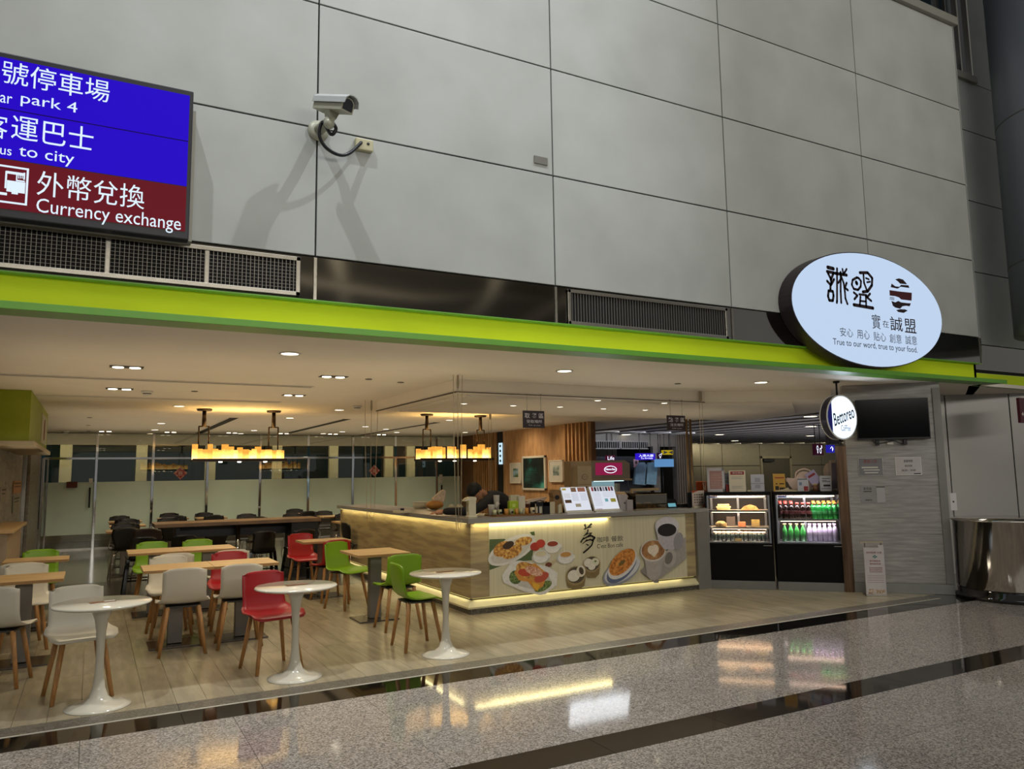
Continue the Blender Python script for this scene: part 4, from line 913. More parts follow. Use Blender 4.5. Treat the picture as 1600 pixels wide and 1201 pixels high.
p7([(300, 430), (470, 470), (510, 540), (430, 600), (300, 570), (230, 520)], '#bdb9b2')
e7(270, 510, 42, 45, '#', .3, SALAD); e7(450, 570, 60, 30, '#', -.3, SALAD)
p7([(260, 480), (300, 430), (400, 420), (480, 490), (450, 570), (400, 600), (350, 540), (290, 530)], '#c98a3a'); e7(345, 465, 75, 50, '#', .4, CRUST)
e7(330, 480, 45, 24, '#b8452c', .2); e7(440, 510, 50, 30, '#b4503a', -.3); e7(390, 470, 60, 28, '#c9a58e', .35, rampmat('print_onion', [(0, '#9a4a34'), (.5, '#cf9f86'), (1, '#e2cfc0')], 60)); p7([(375, 540), (430, 560), (415, 600), (385, 575)], '#d9a832')
for (x, y, r) in ((665, 510, 66), (770, 435, 56)):
    p7([(x-r, y-10), (x+r, y-15), (x+r*.85, y+55), (x+r*.4, y+78), (x-r*.4, y+78), (x-r*.85, y+55)], '#7d6a44'); e7(x, y-10, r, r*.95, '#94815a'); e7(x, y-14, r*.86, r*.80, '#4d4634')
e7(650, 500, 40, 38, '#d8d4c6', 0); e7(697, 470, 30, 38, '#d4cdbb', -.4); e7(700, 468, 14, 26, '#4a3c2c', -.4); e7(745, 415, 28, 28, '#d8d4c6'); e7(790, 410, 27, 27, '#d2cfba'); e7(768, 440, 24, 22, '#d8d4c6'); e7(792, 405, 8, 6, '#5f7a3c')
p7([(1085, 470), (1385, 245), (1390, 385), (1180, 548)], '#9b958f'); p7([(1085, 470), (1140, 420), (1210, 545), (1180, 548)], '#857f7a')
e7(965, 470, 130, 78, '#8b8e9a', -.35); e7(970, 460, 124, 70, '#c6c7cc', -.35); e7(965, 450, 112, 70, '#5b6684', -.55); e7(970, 425, 108, 72, '#d2d0cf', -.55); e7(968, 410, 98, 66, '#', -.55, GRATIN); e7(965, 415, 24, 14, '#6d5a2c', -.5)
p7([(1110, 360), (1240, 380), (1215, 500), (1185, 530), (1150, 525), (1130, 500)], '#a8a19c')
e7(1280, 385, 40, 62, '#aaa39e', .5); e7(1272, 385, 24, 42, '#6f6a66', .5)
e7(1170, 335, 84, 72, '#cbc5c0'); e7(1170, 332, 76, 64, '#', 0, COFFEE); e7(1155, 330, 22, 28, '#ddd0bf', .3); e7(1182, 325, 24, 30, '#ddd0bf', -.4); p7([(1138, 345), (1205, 340), (1175, 378)], '#ddd0bf')
p7([(1185, 200), (1335, 195), (1325, 300), (1300, 330), (1240, 325), (1205, 280)], '#aeaab0'); e7(1335, 275, 32, 60, '#8d8a90', .3); e7(1260, 175, 78, 62, '#c6c3c9'); e7(1260, 200, 62, 42, '#1f1b1b'); 
# lettering of the banner
def btext(s, pl, pr_, pb, pt, mt=INK, **k):
    LAY[0] += 1; b = FC.p(pl, pb); t = FC.p(pl, pt); r = FC.p(pr_, pb)
    return textfit(s, b[0], r[0], b[1], t[1], CY-.0125, mt, bn, name='banner_lettering', **k)
btext('咖啡 餐飲', 932, 973, 847.5, 838.5, mat('grey_ink', '#3a3a38', .6)); btext("C'est Bon cafe", 932, 972.5, 856.5, 849.5, MATS['grey_ink'])
mb, y = pr()
def brush(pts, r0, r1):
    P = [FC.p(*Z7(*p)) for p in pts]; n = len(P)
    for i in range(n-1):
        a, b = Vector(P[i]), Vector(P[i+1]); d = (b-a); nn = Vector((-d.y, d.x)).normalized()
        ra, rb = [(r0+(r1-r0)*k/(n-1))*.0022 for k in (i, i+1)]
        mb.prism([tuple(a+nn*ra), tuple(a-nn*ra), tuple(b-nn*rb), tuple(b+nn*rb)], y-.0004, y); mb.ell(b.x, b.y, rb, rb, y-.0004, y, 8)
for pts, a_, b_ in (([(718, 163), (725, 180), (722, 192)], 6, 2), ([(765, 158), (745, 178), (722, 195)], 6, 2), ([(712, 195), (735, 186), (762, 180)], 3, 3), ([(740, 195), (738, 215), (722, 232), (712, 240)], 5, 2), ([(722, 232), (745, 222), (765, 218)], 3, 2), ([(765, 218), (750, 232), (735, 242)], 4, 2), ([(705, 262), (730, 248), (760, 236), (785, 250), (770, 268)], 4, 6), ([(692, 282), (705, 262), (712, 250)], 5, 3), ([(735, 262), (722, 275), (705, 290)], 4, 2), ([(725, 272), (755, 262), (775, 270), (765, 300), (740, 325), (712, 348)], 4, 5), ([(728, 292), (742, 300)], 3, 4)):
    brush(pts, a_, b_)
mb.build('calligraphy_character', INK, bn)

# ------------------------------------------------------------------ things on the counter
def on(px, y, z=CT): p = at(px, 800, Y=y); return (p.x, y, z)
def zat(px, py, y): return at(px, py, Y=y).z
# self-lit menu boards
def menu(px0, px1, y, label, tilt, art):
    l = on(px0, y)[0]; r = on(px1, y)[0]; w = r-l; h = .36
    t = thing('menu_board', label, 'menu', (l, y, CT), 0, None)
    m_ = Matrix.Rotation(math.radians(-tilt), 4, 'X')
    MB().box(0, w, 0, .03, 0, h, .004, mtx=m_).box(0, w, -.03, .05, -.0, .012).build('housing', WHITEP, t)
    o = MB().box(.01, w-.01, -.003, 0, .035, h-.01, mtx=m_).build('lit_face', glow('menu_light', '#dfe3ee', .92), t)
    def q(fx0, fx1, fz0, fz1, c, nm): MB().box(w*fx0, w*fx1, -.0045, -.003, h*fz0, h*fz1, mtx=m_).build(nm, glow('menu_'+c[1:], c, .6), t)
    for a_ in art: q(*a_)
    MB().box(.02, w-.02, .03, .12, 0, .012).box(.02, .04, .05, .12, 0, .1).box(w-.04, w-.02, .05, .12, 0, .1).build('stand', BLACKM, t)
    return t
L1 = [(.05, .2, .87, .94, '#c9b548', 'menu_picture'), (.38, .58, .80, .96, '#8a6a50', 'menu_picture'), (.64, .93, .80, .96, '#a8705a', 'menu_picture'), (.06, .3, .38, .5, '#5d4636', 'menu_picture'), (.42, .62, .22, .34, '#b5a890', 'menu_picture'), (.05, .95, .07, .085, '#9a8f70', 'menu_line')]
for k in range(6): L1 += [(.36, .6, .72-.05*k, .728-.05*k, '#8f93a4', 'menu_line'), (.68, .93, .72-.05*k, .728-.05*k, '#8f93a4', 'menu_line'), (.06, .3, .72-.05*k, .728-.05*k, '#b09a68', 'menu_line')][: (3 if k < 4 else 2)]
L2 = [(.08+.11*k, .16+.11*k, .80, .96, c, 'menu_picture') for k, c in enumerate(('#a04a4c', '#3a2a2e', '#8c8a92', '#22242c', '#9a9ca8', '#2c2c34', '#b04a44', '#50384a'))]+[(.5, .62, .38, .5, '#7fc0cc', 'menu_picture'), (.72, .92, .36, .5, '#a8a03a', 'menu_picture'), (.08, .3, .1, .115, '#a03c44', 'menu_line')]
for k in range(10): L2 += [(.08, .38, .74-.055*k, .746-.055*k, '#8f93b4', 'menu_line'), (.48, .92, .74-.055*k, .746-.055*k, '#8f93b4', 'menu_line')][: (2 if k < 4 else 1)]
menu(885, 926, 8.33, 'lit tilted menu board with dishes, on the counter beside the brown paper bag', 24, L1)
menu(930, 970, 8.33, 'lit tilted menu board with a row of drinks along its top, on the counter', 24, L2)
light('AREA', 'menu_glow', (5.7, 8.25, 1.35), 2, (.9, .95, 1), (5.7, 5, 2.2), shape='RECTANGLE', size=.9, size_y=.3)
# white soap-style dispenser near the corner
x, y, z = on(736, 8.33)
t = thing('dispenser', 'white upright dispenser with a curved spout lid on the counter corner', 'dispenser', (x, y, z))
CRM = mat('cream_white_plastic', '#cfc8ae', .35)
MB().box(-.055, .06, -.05, .05, 0, .025, .008).box(-.045, .05, -.04, .045, .02, .215, .012).build('body', CRM, t)
MB().prism([(.052, .2), (.052, .235), (.03, .245), (-.02, .245), (-.06, .235), (-.095, .212), (-.10, .195), (-.06, .20), (-.04, .205)], -.045, .045).build('spout_lid', CRM, t)
MB().box(-.05, -.046, -.012, .012, .07, .17).build('side_slot', mat('grey_slot', '#8f8a78', .5), t)
# tray with sauces, cups and holders
x0_, y_, _ = on(767, 8.36); x1_ = on(838, 8.36)[0]
tray = thing('serving_tray', 'brown wooden tray holding holders on the counter right of the white dispenser', 'tray', (x0_, 8.24, CT))
MB().box(0, x1_-x0_, 0, .3, 0, .008, .002).build('board', mat('brown_tray', '#7a5020', .4), tray)
MB().box(0, x1_-x0_, 0, .01, .008, .02).box(0, x1_-x0_, .29, .3, .008, .02).box(0, .01, 0, .3, .008, .02).box(x1_-x0_-.01, x1_-x0_, 0, .3, .008, .02).build('rim', MATS['brown_tray'], tray)
ZTR = CT+.0082
def jarx(px, dy, r, h, mt, label, group=None, name='canister', taper=1.0, n=18, z=ZTR, lid=None, cat='canister', lab=None):
    p = on(px, 8.24+dy); t = thing(name, label, cat, (p[0], 8.24+dy, z), 0, group)
    MB().lathe([(0, 0), (r*taper, 0), (r, h), (r*.92, h), (r*taper*.9, .012), (0, .012)], n=n).build('body', mt, t)
    if lid: MB().lathe([(0, h+.0005), (r*1.05, h+.0005), (r*1.05, h+.012), (0, h+.012)], n=n).build('lid', lid, t)
    if lab: MB().box(-.014, .014, -r-.003, -r+.006, h*.35, h*.65).build('label_mark', lab, t)
    return t
GOLD = mat('brass_tin', '#9a7a3a', .3, .6); AMB = mat('amber_box', '#b98438', .5); TIN = mat('pale_metal_tin', '#aeb08c', .3, .4)
for px, dy, r, h, mt, lb in ((773, .07, .026, .075, TIN, 'pale tin on the left end of the brown tray'), (781, .07, .026, .075, TIN, 'pale tin with a dark mark, second on the brown tray'), (791, .07, .027, .08, AMB, 'amber canister between pale tins on the brown tray'), (799, .07, .028, .078, TIN, 'pale tin with a dark mark under the green napkin box'), (807, .07, .024, .08, AMB, 'amber canister right of the green napkin box'), (814, .07, .028, .075, TIN, 'greenish pale tin at the middle of the brown tray'), (823, .07, .024, .08, AMB, 'amber canister near the right end of the brown tray'), (832, .07, .028, .085, mat('cream_tin', '#c9bda0', .4), 'cream tin with a dark dot at the right end of the brown tray')):
    jarx(px, dy, r, h, mt, lb, lab=INK if 'dark' in lb else None)
def cup(px, dy, zb, r, h, label, tilt=0, c=None):
    p = on(px, 8.24+dy); t = MB(); mt_ = Matrix.Rotation(math.radians(tilt), 4, 'Y')
    t.lathe([(0, 0), (r*.72, 0), (r, h), (r*1.05, h+.004), (r*.93, h), (r*.66, .01), (0, .01)], n=18, mtx=mt_)
    o = t.build('paper_cup', c or mat('paper_cup_white', '#c9c3b8', .5), loc=(p[0], 8.24+dy, zb)); return tag(o, label, 'cup')
cup(768, .15, ZTR+.005, .042, .125, 'squat white cup at the left end of the brown tray')
cup(776, .21, ZTR+.04, .038, .20, 'tall stack of white cups standing behind the tray tins')
cup(774, .13, ZTR+.09, .026, .07, 'small tilted white cup leaning against the tall cups', 30)
p = on(803, 8.42)
t = thing('napkin_box', 'lime green napkin box standing behind the tray tins', 'box', (p[0]-.06, 8.42, CT)); MB().box(0, .125, 0, .06, 0, .175, .006).build('body', mat('lime_box', '#9dbb22', .35), t); MB().box(.04, .08, -.002, 0, .1, .14).build('front_mark', mat('pale_lime', '#c4d86a', .4), t)
p = on(799, 8.55); o = MB().box(-.03, .10, 0, .05, 0, .245, .006).build('straw_box', mat('off_white_box', '#c8c2a4', .5), loc=(p[0]+.02, 8.55, CT)); tag(o, 'off-white upright box behind the lime green napkin box', 'box')
p = on(813, 8.5); o = MB().box(-.02, .075, 0, .05, 0, .23, .004).build('straw_box', mat('off_white_box2', '#d2ccb8', .5), loc=(p[0], 8.5, CT)); tag(o, 'narrow off-white box right of the lime green napkin box', 'box')
p = on(826, 8.75); o = MB().prism([(-.06, .0), (.2, .03), (.26, .08), (.05, .06), (-.05, .04)], -.06, .06).build('folded_towel', mat('pinkish_cloth', '#cdb9a8', .8), loc=(p[0], 8.75, CT+.12)); tag(o, 'folded pale towel lying on boxes behind the tray', 'cloth')
p = on(834, 8.78); o = MB().box(-.14, .2, 0, .2, 0, .118, .01).build('storage_box', mat('red_brown_box', '#70443c', .5), loc=(p[0], 8.68, CT)); tag(o, 'reddish brown box with the folded towel on it behind the tray', 'box')
# black wire basket with packets
p = on(836, 8.4); q = on(857, 8.4)
t = thing('wire_basket', 'black basket of striped packets on the counter right of the tray', 'basket', (p[0], 8.36, CT)); w = q[0]-p[0]
MB().box(0, w, 0, .16, 0, .01).box(0, w, 0, .006, .1, .15).box(0, w, .154, .16, .01, .15).box(w*.5, w, 0, .006, .01, .15).build('shell', BLACKM, t)
for k in range(5): MB().box(.006+.022*k, .022+.022*k, .01, .05, .012, .13+.02*(k % 2), .002).build('packet', (CRM, mat('dark_packet', '#2a2220', .5), PAPER)[k % 3], t)
MB().tube([(0, .08, .15), (w*.5, .08, .17), (w, .08, .15)], .006).build('handle', BLACKM, t)
p = on(863, 8.36); o = MB().box(-.04, .04, 0, .03, 0, .15, .003).build('card_holder', mat('cream_card', '#c2b79c', .5), loc=(p[0], 8.36, CT)); tag(o, 'small cream card standing between the black basket and the brown bag', 'card')
# brown paper bag figure
p = on(871, 8.45)
t = thing('paper_bag', 'crumpled brown paper bag with a dark patch beside the left menu board', 'bag', (p[0], 8.45, CT))
MB().prism([(-.045, 0), (.07, 0), (.075, .2), (.06, .29), (-.05, .30), (-.07, .26), (-.055, .2), (-.06, .1)], 0, .1).build('bag', mat('kraft_paper', '#8a6a42', .7, noise=(14, .2), bump=.4), t)
MB().ell(.0, .2, .035, .03, -.004, 0, 14).build('dark_patch', INK, t); MB().prism([(.0, 0), (.05, .01), (.045, .12), (.0, .1)], -.03, 0).build('napkin', CRM, t)
# right of the menu boards
p = on(973, 8.33); o = MB().box(-.035, .09, 0, .1, 0, .21, .004).build('carton', mat('white_carton', '#aca7a8', .5, noise=(8, .04)), loc=(p[0]+.02, 8.36, CT)); tag(o, 'white carton with a small print right of the menu boards', 'box')
MB().box(.03, .05, -.002, 0, .09, .11).build('print_mark', INK, o)
p = on(984, 8.33); o = MB().box(-.04, .06, 0, .1, 0, .14, .004).build('carton', mat('white_carton2', '#a39e9f', .5), loc=(p[0], 8.33, CT)); tag(o, 'lower white carton beside the acrylic cake case', 'box')
p = on(972, 8.6); o = MB().box(-.09, .1, 0, .12, 0, .02, .002, Matrix.Rotation(.3, 4, 'Y')).build('cardboard_flap', mat('cardboard', '#a58a6c', .7), loc=(p[0], 8.55, CT+.26)); 
bpy.data.objects.remove(o)
p = on(972, 8.62); t = thing('cardboard_box', 'open cardboard box behind the white cartons', 'box', (p[0]-.07, 8.6, CT)); MB().box(-.1, .1, 0, .15, 0, .24, .003).build('body', mat('cardboard', '#a58a6c', .7), t); MB().box(-.1, .1, -.12, .0, 0, .004, 0, Matrix.Translation((0, 0, .24)) @ Matrix.Rotation(.6, 4, 'X')).build('flap', MATS['cardboard'], t)
p = on(978, 9.3); o = MB().ball((0, 0, .1), .12, 12, (1, 1, .9)).build('dark_bowl', mat('dark_purple_brown', '#3c2d2c', .5), loc=(p[0]+.35, 9.6, CT+.02)); tag(o, 'dark rounded machine lid behind the cartons', 'machine')
# acrylic cake case
xa_, xb_ = on(991, 8.42)[0], on(1040, 8.42)[0]; w = xb_-xa_
t = thing('cake_case', 'clear acrylic display case with wooden rails on the counter', 'display case', (xa_, 8.38, CT))
MB().box(0, w, 0, .35, 0, .012, .002).build('base', mat('tan_board', '#8f7a58', .5), t)
ac = glassmat('acrylic', '#e6ddc8', .06)
MB().box(0, w, 0, .004, .012, .20).box(0, w, .346, .35, .012, .25).box(0, .004, 0, .35, .012, .22).box(w-.004, w, 0, .35, .012, .22).build('acrylic_panel', ac, t)
MB().prism([(0, .2), (w*.0, .205), (w, .205), (w, .2)], -.002, .002).box(.02, w-.05, .1, .14, .25, .285).box(.02, .04, .1, .14, .2, .25).build('rail', mat('tan_rail', '#a08a66', .5), t)
for k in range(5): MB().box(.03+.085*k, .09+.085*k, .1, .2, .013, .06+.03*(k % 2), .008).build('cake', rampmat('cake_brown', [(0, '#5a4632'), (1, '#b09a78')], 20), t)
# till tablet
xa_ = on(1026, 8.5)[0]
t = thing('till_tablet', 'black till terminal with a small lit screen on the counter', 'till', (xa_, 8.42, CT))
MB().prism([(0, 0), (.34, 0), (.30, .12), (.1, .13)], .02, .2).build('housing', BLACKM, t)
MB().box(.145, .30, 0, .01, .01, .12, .002, Matrix.Rotation(math.radians(-18), 4, 'X')).build('bezel', BLACKM, t); MB().box(.155, .29, -.002, 0, .02, .11, 0, Matrix.Rotation(math.radians(-18), 4, 'X')).build('screen', glow('teal_screen', '#6fb0bd', .8), t)
p = on(1070, 8.5); t = thing('card_reader', 'small black card terminal lying beside the till', 'card reader', (p[0]-.12, 8.45, CT)); MB().box(0, .2, 0, .12, 0, .05, .01).build('body', BLACKM, t); MB().box(.03, .12, -.0, .1, .05, .055).build('keypad', mat('grey_keys', '#8b7f70', .5), t)
# orange and white card
xa_, xb_ = on(1081, 8.35)[0], on(1100, 8.35)[0]; w = xb_-xa_; h = .235
t = thing('promo_card', 'white and orange upright card with black symbols at the right end of the counter', 'card', (xa_, 8.33, CT), 0)
MB().box(0, w, 0, .006, 0, h).build('card', mat('card_white', '#c4b6ae', .5), t); ORG = mat('orange_print', '#b84a26', .5)
MB().prism([(0, h), (w*.55, h), (0, h*.86)], -.001, 0).prism([(w*.5, 0), (w, 0), (w, h*.18)], -.001, 0).build('orange_corner', ORG, t)
MB().box(-.07, 0, .01, .02, 0, h*.9, 0, Matrix.Rotation(.0, 4, 'Z')).build('dark_back', BLACKM, t)
for i in range(4):
    for j in range(4): MB().box(w*(.15+.2*i), w*(.26+.2*i), -.0012, 0, h*(.28+.15*j), h*(.33+.15*j)).build('symbol', INK, t)
p = on(1086, 8.3); o = MB().box(-.04, .12, 0, .04, 0, .02, .004).build('wet_tissue_pack', CRM, loc=(p[0], 8.27, CT)); tag(o, 'small cream packet lying in front of the white and orange card', 'packet')
# left arm of the counter
p = at(657, 790, Z=CT+.04); t = thing('plastic_tub', 'round white plastic tub on the left arm of the counter', 'tub', (p.x, p.y, CT)); MB().lathe([(0, 0), (.1, 0), (.125, .09), (.115, .09), (.09, .01), (0, .01)], n=28).build('tub', mat('milky_plastic', '#cfc6a8', .4), t); MB().lathe([(.13, .091), (.133, .10), (.0, .11)], n=28).build('lid', mat('white_lid', '#d3cdbb', .4), t)
p = at(673, 790, Z=CT+.05)
t = thing('plastic_bag', 'knotted translucent bag with orange contents on the left arm of the counter', 'bag', (p.x, p.y-.15, CT))
MB().ball((0, 0, .068), .11, 12, (1.25, 1, .62)).build('bag_body', mat('orange_plastic', '#b97f35', .35, noise=(9, .15), bump=.5), t)
MB().prism([(-.03, .12), (.03, .09), (.14, .11), (.17, .27), (.13, .29), (.03, .22), (-.04, .16)], -.03, .03).build('bag_top', mat('clear_crinkled_plastic', '#c9b49a', .25, noise=(14, .3), bump=.8), t)
for (px, lab) in ((706, 'small white crumpled tissue on the counter behind the black sleeve'), (718, 'small white lidded cup on the counter behind the black sleeve')):
    p = at(px, 791, Z=CT+.03); o = MB().lathe([(0, 0), (.05, 0), (.055, .03), (.03, .06), (0, .065)], n=12).build('small_container', mat('white_bits', '#cfc8ae', .6), loc=(p.x, p.y, CT)); tag(o, lab, 'container')
# small upright lamp-like holder on the far corner of the counter
p = at(613, 799, Z=CT); t = thing('cutlery_stand', 'small flat cutlery stand at the far end of the counter arm', 'stand', (p.x, p.y-.4, CT)); MB().box(-.1, .1, -.1, .1, 0, .03, .005).build('base', CRM, t); MB().box(-.02, .02, -.02, .02, .03, .06).build('knob', BLACKM, t)

# ------------------------------------------------------------------ kiosk and carton stand behind the counter
KY = 10.6; FK = Fr(0, KY)
a = FK.rect(926, 719, 981, 752, 0); w = a[1]-a[0]; zt_ = FK.p(950, 719)[1]
kk = thing('ice_cream_freezer', 'ice cream freezer with a magenta lit header and an oval emblem behind the counter', 'freezer', (a[0]-.05, KY, 0))
SH = mat('beige_grey_case', '#87796a', .45)
MB().box(0, w+.1, .0, .7, 0, .85, .01).build('cabinet', SH, kk); MB().box(0, .05, .3, .7, .85, 1.4).build('side_post', SH, kk); MB().box(w+.05, w+.1, .3, .7, .85, 1.4).build('side_post', SH, kk)
hz0 = FK.p(950, 748)[1]
MB().prism([(0, hz0), (w+.1, hz0), (w+.1, zt_-.05), (w, zt_), (.1, zt_), (0, zt_-.05)], .0, .5).build('header_case', SH, kk)
a2 = FK.rect(930, 723, 972, 741.5, 0); ox = a2[0]-a[0]+.05; w2 = a2[1]-a2[0]; h2 = a2[3]-a2[2]; z2 = a2[2]
MAG = rampmat('magenta', [(0, '#7d1638'), (1, '#a3325a')], 3)
MB().box(ox, ox+w2, -.01, 0, z2, z2+h2, .003).build('header_face', glow('magenta_face', '#8f1f48', .85), kk)
mb = MB(); mb.ell(ox+w2*.55, z2+h2*.45, .13, .062, -.012, -.01, 28); mb.build('oval_emblem', WL, kk); MB().ell(ox+w2*.55, z2+h2*.45, .118, .052, -.013, -.012, 28).build('oval_emblem', glow('magenta_face2', '#7d1a40', .8), kk)
textfit('Häagen-Dazs', ox+w2*.55-.1, ox+w2*.55+.1, z2+h2*.45-.022, z2+h2*.45+.022, -.0135, WL, kk, bold=.02)
MB().box(.05, w+.05, .1, .6, .86, .88).box(.1, w, .05, .06, hz0-.04, hz0-.01).build('freezer_light', glow('freezer_light', '#cfeff5', 2.2), kk)
MB().box(.08, w+.02, .35, .36, .88, hz0-.04).build('rear_glass', glow('pale_cyan_glow', '#9fc6d0', .5), kk)
MB().prism([(.0, hz0-.03), (w+.1, hz0-.03), (w+.1, hz0), (0, hz0)], -.06, .0).build('canopy_lip', mat('tan_lip', '#9d8a70', .5), kk)
Y2 = 9.6; F2 = Fr(0, Y2); a = F2.rect(902, 728, 926, 790, 0); w = a[1]-a[0]; zt_ = F2.p(905, 728)[1]
t = thing('carton_display', 'tan upright carton display with a dark oval emblem behind the menu boards', 'carton', (a[0], Y2, CT-.2))
KR = mat('tan_card', '#ab9878', .6)
hh = zt_-CT+.2
MB().box(0, w, 0, .15, 0, hh, .01).build('carton', KR, t); MB().box(-.02, w+.1, .15, .35, 0, hh+.08, .02).build('rear_carton', mat('tan_card2', '#957f5f', .6), t)
mb = MB()
for (cx_, cz_, r_) in ((w*.5, hh*.8, .055),): mb.ell(cx_, cz_, r_, r_*.75, -.002, 0, 24)
mb.build('oval_emblem', INK, t); MB().ell(w*.5, hh*.8, .05, .036, -.0035, -.002, 24).build('oval_emblem', KR, t); textfit('Häagen-Dazs', w*.5-.045, w*.5+.045, hh*.8-.008, hh*.8+.008, -.004, INK, t)
MB().box(w*.1, w*.9, -.002, 0, hh*.66, hh*.665).box(w*.3, w*.7, -.002, 0, hh*.6, hh*.62).build('print_line', INK, t)
# low back-bar behind the counter so that the machines stand on something
bb = thing('back_bar', 'low back-bar shelf behind the counter', 'cabinet', (5.6, 9.5, 0)); MB().box(0, 3.2, 0, .55, 0, .85, .01).build('body', mat('bar_brown', '#57483a', .5), bb); MB().box(-.02, 3.22, -.02, .57, .85, .885).build('top', mat('bar_top', '#7d766c', .4), bb)
# ------------------------------------------------------------------ chilled display cabinets
FG = Fr(7.483, 8.117, -PI/4)
gx = [FG.p(1102, 800)[0], FG.p(1206, 800)[0], FG.p(1210, 800)[0], FG.p(1317, 800)[0]]
GH = 1.30
BLKC = mat('black_cabinet', '#050506', .5, noise=(2, .05), spec=.15); ALU = mat('satin_aluminium', '#9ba0a6', .3, .8)
MIRD = mat('dark_rear_door', '#4b4540', .12, .4)
GL = glassmat('cabinet_glass', '#f2f2f2', .0)
def cabinet(i, label, warm, nshelf):
    x0, x1 = gx[2*i], gx[2*i+1]; w = x1-x0
    t = thing('chilled_display_cabinet', label, 'display cabinet', FG.w(x0, 0, 0), FG.rz)
    MB().box(0, w, .02, .62, .11, .60, .004).build('lower_body', BLKC, t)
    MB().box(0, w, .0, .6, 0, .11, .003).build('plinth', mat('grey_plinth', '#7f7f7d', .35, .5), t)
    MB().box(0, w, .05, .62, 1.26, GH, .004).build('top', BLKC, t)
    MB().box(0, .02, .005, .62, .6, 1.28).box(w-.02, w, .005, .62, .6, 1.28).build('side_frame', BLKC, t)
    # front frame, leaning outward at the foot
    MB().box(.0205, .045, .015, .04, .60, 1.27, .003).build('front_frame', ALU, t); MB().box(w-.045, w-.0205, .015, .04, .60, 1.27, .003).build('front_frame', ALU, t)
    MB().box(0, w, .01, .045, .585, .61, .002).box(0, w, .01, .05, 1.255, GH, .002).build('front_rail', BLKC, t)
    MB().box(.035, w-.035, .022, .026, .61, 1.255).build('front_glass', GL, t)
    MB().box(.02, w-.02, .58, .61, .6, 1.26).build('rear_door', MIRD, t)
    MB().box(w*.5-.015, w*.5+.015, .56, .58, .6, 1.24).box(.05, .08, .56, .58, .6, 1.24).box(w-.08, w-.05, .56, .58, .6, 1.24).box(.05, w-.05, .56, .58, 1.2, 1.22).build('rear_door_frame', ALU, t)
    MB().box(.02, w-.02, .05, .58, .6, .625).build('floor_tray', ALU, t)
    MB().box(.05, .17, .02, .021, 1.225, 1.245).build('brand_tab', mat('blue_tab', '#1d3c86', .4), t)
    MB().box(w-.13, w-.02, .015, .02, .575, .59).build('badge', STEEL, t)
    zsh = [.91] if nshelf == 1 else [.80, 1.03]
    for z in zsh:
        MB().box(.03, w-.03, .12, .56, z, z+.012).build('shelf', mat('frosty_shelf', '#cdbfa8' if warm else '#b9bcc4', .2), t)
        MB().box(.03, w-.03, .115, .12, z-.008, z+.018).build('shelf_edge', ALU, t)
    e = glow('warm_tube', '#ffd0a0', 14) if warm else glow('cool_tube', '#ffd9c0', 11)
    for z in zsh+[1.245]: MB().box(.08, w-.08, .14, .15, z-.013, z-.004).build('light_tube', e, t)
    lw = FG.w(x0+w/2, .16, 1.235); light('AREA', 'cabinet_light', lw, 9 if warm else 8, (1, .80, .60) if warm else (1, .92, .92), FG.w(x0+w/2, .36, .6), shape='RECTANGLE', size=w*.8, size_y=.03).rotation_euler[2] = FG.rz
    for z in zsh: light('AREA', 'cabinet_light', FG.w(x0+w/2, .16, z-.02), 5, (1, .80, .60) if warm else (1, .9, .92), FG.w(x0+w/2, .3, z-.3), shape='RECTANGLE', size=w*.8, size_y=.02).rotation_euler[2] = FG.rz
    return t, x0, w
ca_, cx0, cw = cabinet(0, 'left chilled display cabinet with sandwiches and rows of dark jars', True, 2)
cb_, bx0, bw = cabinet(1, 'right chilled display cabinet filled with bottles, beside the stone wall', False, 1)
GAPW = mat('dark_gap_panel', '#1c1a18', .6)
def GW(lx, ly, z): return FG.w(lx, ly, z)
# sandwiches, pastries, jars
def food(nm, lx, ly, z, mb, mt, label, cat='sandwich', grp=None):
    o = mb.build(nm, mt, loc=GW(lx, ly, z), rz=FG.rz); tag(o, label, cat, grp); return o
BRD = rampmat('bread_yellow', [(0, '#a9884c'), (1, '#cfb47c')], 18); WEDG = rampmat('wedge_orange', [(0, '#8e4c24'), (.6, '#c98a52'), (1, '#dcae7a')], 12)
GRB = mat('grey_brown_pack', '#5b5048', .4); TOPC = mat('pink_cream_lid', '#cda98c', .4)
t = thing('sandwich_pack', 'stacked pale sandwich pack on the top shelf of the left cabinet', 'sandwich', GW(cx0+.24, .25, 1.042), FG.rz)
MB().box(-.09, .09, 0, .12, 0, .035, .008).build('lower_slice', BRD, t); MB().box(-.10, .10, -.005, .125, .036, .05, .003).build('filling', mat('pale_filling', '#c9b684', .5), t); MB().box(-.08, .08, 0, .12, .051, .085, .01).build('upper_slice', BRD, t)
food('sandwich_wedge', cx0+.60, .25, 1.042, MB().prism([(-.13, 0), (.12, 0), (.08, .05), (.0, .075), (-.08, .05)], 0, .09), WEDG, 'orange triangular sandwich on the top shelf of the left cabinet')
food('salad_tub', cx0+.20, .22, .812, MB().lathe([(0, 0), (.07, 0), (.08, .05), (.04, .08), (0, .085)], n=16), rampmat('salad_mix', [(0, '#6d6a3a'), (1, '#c9a870')], 18), 'round salad tub at the left of the middle shelf of the left cabinet', 'food tub')
food('boxed_meal', cx0+.33, .42, .812, MB().box(-.06, .06, 0, .08, 0, .13, .006), GRB, 'dark boxed meal standing on the middle shelf of the left cabinet', 'food box')
food('boxed_meal', cx0+.48, .22, .812, MB().box(-.05, .05, 0, .08, 0, .07, .01), mat('reddish_pack', '#a4633e', .5), 'reddish pack at the middle of the middle shelf of the left cabinet', 'food box')
